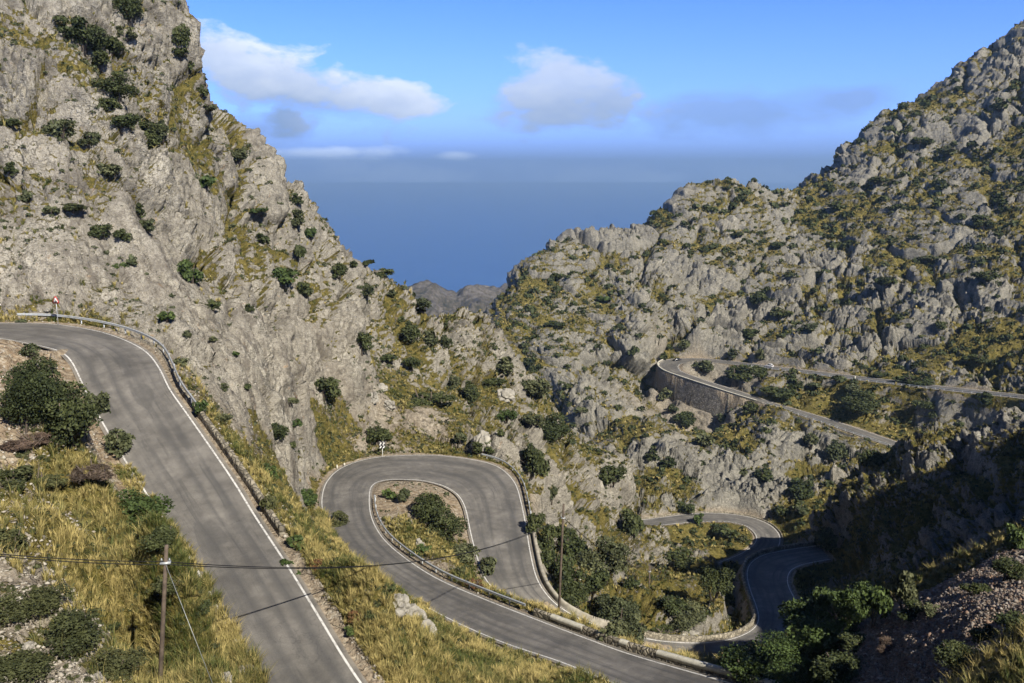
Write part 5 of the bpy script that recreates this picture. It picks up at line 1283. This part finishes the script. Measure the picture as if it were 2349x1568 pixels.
def scrub(name, idx, per, size, seed, mat, lab):
    r_ = np.random.default_rng(seed); n_ = len(idx); m_ = n_*per; c = np.repeat(Q[idx], per, 0); S_ = np.repeat(size*DS[idx]/100*(.5+1.1*r_.random(n_)**2), per)
    d = r_.normal(size=(m_, 3)); d /= np.linalg.norm(d, axis=1, keepdims=True); d[:, 2] = np.abs(d[:, 2])*.8; c = c+d*(S_*(.5+.5*r_.random(m_)))[:, None]
    nrm = d+r_.normal(size=(m_, 3))*.6; nrm /= np.linalg.norm(nrm, axis=1, keepdims=True); t1 = np.cross(nrm, r_.normal(size=(m_, 3))); t1 /= np.linalg.norm(t1, axis=1, keepdims=True); t2 = np.cross(nrm, t1); s_ = (S_*.30*(.6+.8*r_.random(m_)))[:, None]
    v = np.stack([c-t1*s_, c+t2*s_*.7, c+t1*s_, c-t2*s_*.7], 1).reshape(-1, 3)
    o = link(name, mesh_np(name, v, quads=np.arange(m_*4).reshape(-1, 4), attrs={'tone': np.repeat(r_.random(m_)*np.repeat(.4+.6*r_.random(n_), per), 4)}), mat); tag(o, lab, None, None, 'stuff')
sl_ = visb & open_ & (SCV < .3) & (EE > 1.5)
scrub('scrub', pick(sl_ & (DS > 230) & (V_ > .30), 1900, 11, px_w**.5*np.clip(V_, 0, 1)), 46, .42, 12, LEAF['oak'], 'countless small dark scrub dots on the opposite mountain')
scrub('low_scrub', pick(sl_ & (DS > 85) & (DS <= 250) & (V_ > .0), 4800, 13, px_w**.5*np.clip(V_+.25, 0, 1)**1.3), 30, .27, 14, LEAF['olive'], 'countless small green scrub plants on the left mountain')
scrub('ground_cover', pick(sl_ & (DS < 95) & (V_ > .26), 1700, 15), 60, .34, 16, LEAF['heath'], 'low ground cover on the near slopes')
def stones(name, idx, smin, smax, seed, mat, lab):
    r_ = np.random.default_rng(seed); n_ = len(idx)
    ico = np.array([(0, 0, 1), (.9, 0, .3), (.28, .86, .3), (-.72, .53, .3), (-.72, -.53, .3), (.28, -.86, .3), (0, 0, -.6)]); fc = [(0, 1, 2), (0, 2, 3), (0, 3, 4), (0, 4, 5), (0, 5, 1), (6, 2, 1), (6, 3, 2), (6, 4, 3), (6, 5, 4), (6, 1, 5)]
    s_ = smin+(smax-smin)*r_.random(n_)**3; sc3 = s_[:, None]*(.6+.7*r_.random((n_, 3))); a = r_.uniform(0, 6.28, n_); v = ico[None]*(1+.35*r_.normal(size=(n_, 7, 1)))*sc3[:, None]
    x = v[..., 0]*np.cos(a)[:, None]-v[..., 1]*np.sin(a)[:, None]; y = v[..., 0]*np.sin(a)[:, None]+v[..., 1]*np.cos(a)[:, None]; v = np.stack([x, y, v[..., 2]*.8], -1)+Q[idx][:, None]
    o = link(name, mesh_np(name, v.reshape(-1, 3), tris=(np.array(fc)[None]+np.arange(n_)[:, None, None]*7).reshape(-1, 3), attrs={'tone': np.repeat(r_.random(n_), 7)}), mat); tag(o, lab, None, None, 'stuff')
ms = NT('loose_stone'); a_ = ms.attr('tone'); ms.col(ms.ramp(a_.outputs['Fac'], [(0, (.14, .10, .075)), (.3, (.21, .175, .14)), (.6, (.27, .24, .205)), (.82, (.26, .165, .11)), (1, (.42, .39, .34))])); ms.b.inputs['Roughness'].default_value = .95; ms = ms.m
stones('scree', pick(visb & (SCV > .45), 30000, 21), .04, .19, 22, ms, 'loose grey and rusty stones of the scree slope')
mw = NT('pale_gravel'); a_ = mw.attr('tone'); mw.col(mw.ramp(a_.outputs['Fac'], [(0, (.22, .19, .15)), (.5, (.36, .325, .27)), (1, (.50, .47, .40))])); mw.b.inputs['Roughness'].default_value = .95; mw = mw.m
stones('gravel', pick(visb & (EE > .75) & (AM < .5) & (SCV < .3) & (V_ < .75) & (DS < 170), 16000, 23), .03, .17, 24, mw, 'loose pale gravel and stones on the near banks')
log('ground cover')
# ---------- air ---------------------------------------------------------------------------
def haze():
    b = 43000; z0, z1 = -562, float(TR['Q'][:, 2].max())+6
    v = [(x, y, z) for x in (-b, b) for y in (-b, b) for z in (z0, z1)]
    q = [(0, 1, 3, 2), (4, 6, 7, 5), (0, 4, 5, 1), (2, 3, 7, 6), (0, 2, 6, 4), (1, 5, 7, 3)]
    o = link('haze', mesh_np('haze', v, quads=q)); m = bpy.data.materials.new('haze'); m.use_nodes = True; t = m.node_tree; t.nodes.clear()
    out = t.nodes.new('ShaderNodeOutputMaterial'); pv = t.nodes.new('ShaderNodeVolumePrincipled'); t.links.new(pv.outputs[0], out.inputs['Volume'])
    pv.inputs['Color'].default_value = (.44, .69, 1.0, 1); pv.inputs['Density'].default_value = HAZE; pv.inputs['Anisotropy'].default_value = .1
    o.data.materials.append(m); tag(o, kind='stuff')
HAZE = 8e-5
if HAZE: haze()
# ---------- sky ----------------------------------------------------------------------------
def sky():
    w = bpy.data.worlds.new('World'); SC.world = w; w.use_nodes = True; t = w.node_tree; t.nodes.clear()
    N = t.nodes.new; L = t.links.new
    def mth(op, a, b=None, c=None, clamp=False):
        x = N('ShaderNodeMath'); x.operation = op; x.use_clamp = clamp
        for i, v in enumerate((a, b, c)):
            if v is None: continue
            if isinstance(v, (int, float)): x.inputs[i].default_value = v
            else: L(v, x.inputs[i])
        return x.outputs[0]
    def mx(f, a, b, mode='MIX'):
        x = N('ShaderNodeMix'); x.data_type = 'RGBA'; x.blend_type = mode
        for s_, v in ((x.inputs[0], f), (x.inputs[6], a), (x.inputs[7], b)):
            if isinstance(v, (int, float)): s_.default_value = v
            elif isinstance(v, tuple): s_.default_value = (*v, 1)
            else: L(v, s_)
        return x.outputs[2]
    def rmp(f, st):
        x = N('ShaderNodeValToRGB'); e = x.color_ramp.elements
        while len(e) < len(st): e.new(.5)
        for i, (p_, c) in enumerate(st): e[i].position = p_; e[i].color = (*c, 1) if not np.isscalar(c) else (c, c, c, 1)
        L(f, x.inputs[0]); return x.outputs[0]
    out = N('ShaderNodeOutputWorld'); bg = N('ShaderNodeBackground'); L(bg.outputs[0], out.inputs[0])
    sk = N('ShaderNodeTexSky'); sk.sky_type = 'NISHITA'; sk.sun_disc = False; sk.sun_elevation = SUN_EL
    sk.sun_rotation = math.atan2(SUN[0], SUN[1]); sk.altitude = 500; sk.air_density = 1.0; sk.dust_density = .4; sk.ozone_density = 2.0
    tc = N('ShaderNodeTexCoord'); sep = N('ShaderNodeSeparateXYZ'); L(tc.outputs['Generated'], sep.inputs[0])
    X, Y, Zz = sep.outputs
    u = mth('DIVIDE', X, mth('MAXIMUM', Y, .05)); el = mth('DIVIDE', Zz, mth('MAXIMUM', Y, .05))     # tangent-plane position, clouds lie to the north
    # the polarised deep blue of the photographed sky
    tint = rmp(mth('MULTIPLY_ADD', Zz, 1.0, .0, clamp=True), [(.0, (.62, 1.05, 3.7)), (.05, (.92, 1.40, 3.4)), (.11, (.84, 1.30, 2.8)), (.22, (.58, 1.08, 2.6)), (.36, (.20, .34, .66)), (.7, (.14, .24, .48))])
    col = mx(1., sk.outputs[0], tint, 'MULTIPLY')
    nz = N('ShaderNodeTexNoise'); nz.inputs['Scale'].default_value = 13; nz.inputs['Detail'].default_value = 9; nz.inputs['Roughness'].default_value = .56; nz.inputs['Distortion'].default_value = .25
    mp = N('ShaderNodeMapping'); mp.inputs['Scale'].default_value = (1, 1, 2.1); L(tc.outputs['Generated'], mp.inputs[0]); L(mp.outputs[0], nz.inputs['Vector'])
    nb = N('ShaderNodeTexNoise'); nb.inputs['Scale'].default_value = 42; nb.inputs['Detail'].default_value = 7; nb.inputs['Roughness'].default_value = .6; L(mp.outputs[0], nb.inputs['Vector'])
    nn = mth('ADD', mth('MULTIPLY', mth('SUBTRACT', nz.outputs[0], .5), 2.6), mth('MULTIPLY', mth('SUBTRACT', nb.outputs[0], .5), .75))
    def blob(px, py, rx, ry, rot=0.):
        d = ray(px, py); uc, ec = d[0]/d[1], d[2]/d[1]; sx, sy = rx/FPX, ry/FPX; c_, s_ = math.cos(rot), math.sin(rot)
        a = mth('SUBTRACT', u, float(uc)); b = mth('SUBTRACT', el, float(ec))
        p_ = mth('DIVIDE', mth('ADD', mth('MULTIPLY', a, c_), mth('MULTIPLY', b, s_)), sx); q_ = mth('DIVIDE', mth('SUBTRACT', mth('MULTIPLY', b, c_), mth('MULTIPLY', a, s_)), sy)
        return mth('SUBTRACT', 1., mth('SQRT', mth('ADD', mth('MULTIPLY', p_, p_), mth('MULTIPLY', q_, q_)))), q_
    def layer(col, blobs, white, dark, gain, amp_, opac, thr=0.):
        m_ = None; sh = None
        for bb in blobs:
            d_, q_ = blob(*bb)
            m_ = d_ if m_ is None else mth('SMOOTH_MAX', m_, d_, .25)
            sh = q_ if sh is None else mth('MAXIMUM', sh, q_)
        f = mth('MULTIPLY', mth('ADD', mth('ADD', m_, mth('MULTIPLY', nn, amp_)), -thr), gain, clamp=True)
        f = mth('MULTIPLY', mth('SMOOTH_MIN', f, 1., .3), opac, clamp=True)
        # tops in sunlight, bases grey
        s2 = mth('ADD', mth('MULTIPLY', mth('ADD', blob(*blobs[0])[1], mth('MULTIPLY', nn, .9)), .5), .5, clamp=True)
        return mx(f, col, mx(s2, dark, white))
    up = mth('GREATER_THAN', Y, .05)
    c0 = col
    col = layer(col, [(745, 112, 140, 30, .06), (850, 100, 75, 18, .1)], (3.9, 5.5, 8.8), (2.5, 3.9, 7.0), 1.4, .6, .65, .1)
    col = layer(col, [(300, 100, 120, 26, -.2), (265, 128, 60, 22, 0), (560, 110, 110, 26, 0)], (5.2, 7.0, 12), (3.6, 5.2, 10), 1.3, .6, .75, .1)
    col = layer(col, [(285, 84, 112, 40, -.28), (225, 56, 50, 28, -.3), (385, 98, 75, 26, -.15), (285, 112, 34, 28, 0)], (13.2, 14.0, 15.0), (3.9, 5.5, 8.6), 2.2, .95, .95, .12)
    col = layer(col, [(552, 96, 72, 44, 0.1), (558, 74, 36, 26, 0), (605, 100, 50, 28, 0)], (10.6, 11.6, 13.4), (4.2, 5.8, 8.9), 1.9, .95, .9, .10)
    col = layer(col, [(345, 176, 125, 13, 0), (320, 162, 70, 9, .0), (610, 176, 110, 13, 0), (760, 178, 60, 10, 0)], (22, 26, 35), (12, 16, 26), .9, 1.3, .45, -.1)
    col = layer(col, [(343, 168, 30, 13, 0), (325, 153, 56, 5, .03), (400, 174, 56, 8, 0), (455, 157, 20, 4, 0), (590, 176, 30, 9, 0), (660, 178, 34, 7, 0)], (30, 33, 38), (16, 20, 31), 1.0, 1.0, .62, -.32)
    col = mx(up, c0, col)
    w.cycles.sampling_method = 'MANUAL'; w.cycles.sample_map_resolution = 256
    L(col, bg.inputs[0]); bg.inputs[1].default_value = SKY_STR
SKY_STR = .06
sky()
# ---------- sun, camera ---------------------------------------------------------------------
sl = bpy.data.lights.new('sun', 'SUN'); sl.energy = 5.0; sl.angle = math.radians(.5); sl.color = (1, .93, .82)
so = bpy.data.objects.new('sun', sl); COL.objects.link(so); so.location = (60, -60, 80)
so.rotation_euler = Vector(SUN).to_track_quat('Z', 'Y').to_euler()
cam = bpy.data.cameras.new('camera'); co = bpy.data.objects.new('camera', cam); COL.objects.link(co); SC.camera = co
cam.sensor_width = 36; cam.lens = 36*FPX/W; cam.clip_start = .1; cam.clip_end = 120000
co.location = (0, 0, 0); co.rotation_euler = (math.pi/2-PITCH, 0, 0)
SC.view_settings.view_transform = 'Standard'; SC.view_settings.look = 'None'; SC.view_settings.exposure = .45; SC.view_settings.gamma = 1
SC.cycles.max_bounces = 4; SC.cycles.diffuse_bounces = 1; SC.cycles.adaptive_threshold = .03; SC.cycles.use_adaptive_sampling = True; SC.cycles.transparent_max_bounces = 8; SC.cycles.volume_bounces = 0
SC.cycles.use_denoising = True
try: SC.cycles.denoiser = 'OPENIMAGEDENOISE'
except Exception: pass
log('scene ready', len(bpy.data.objects))
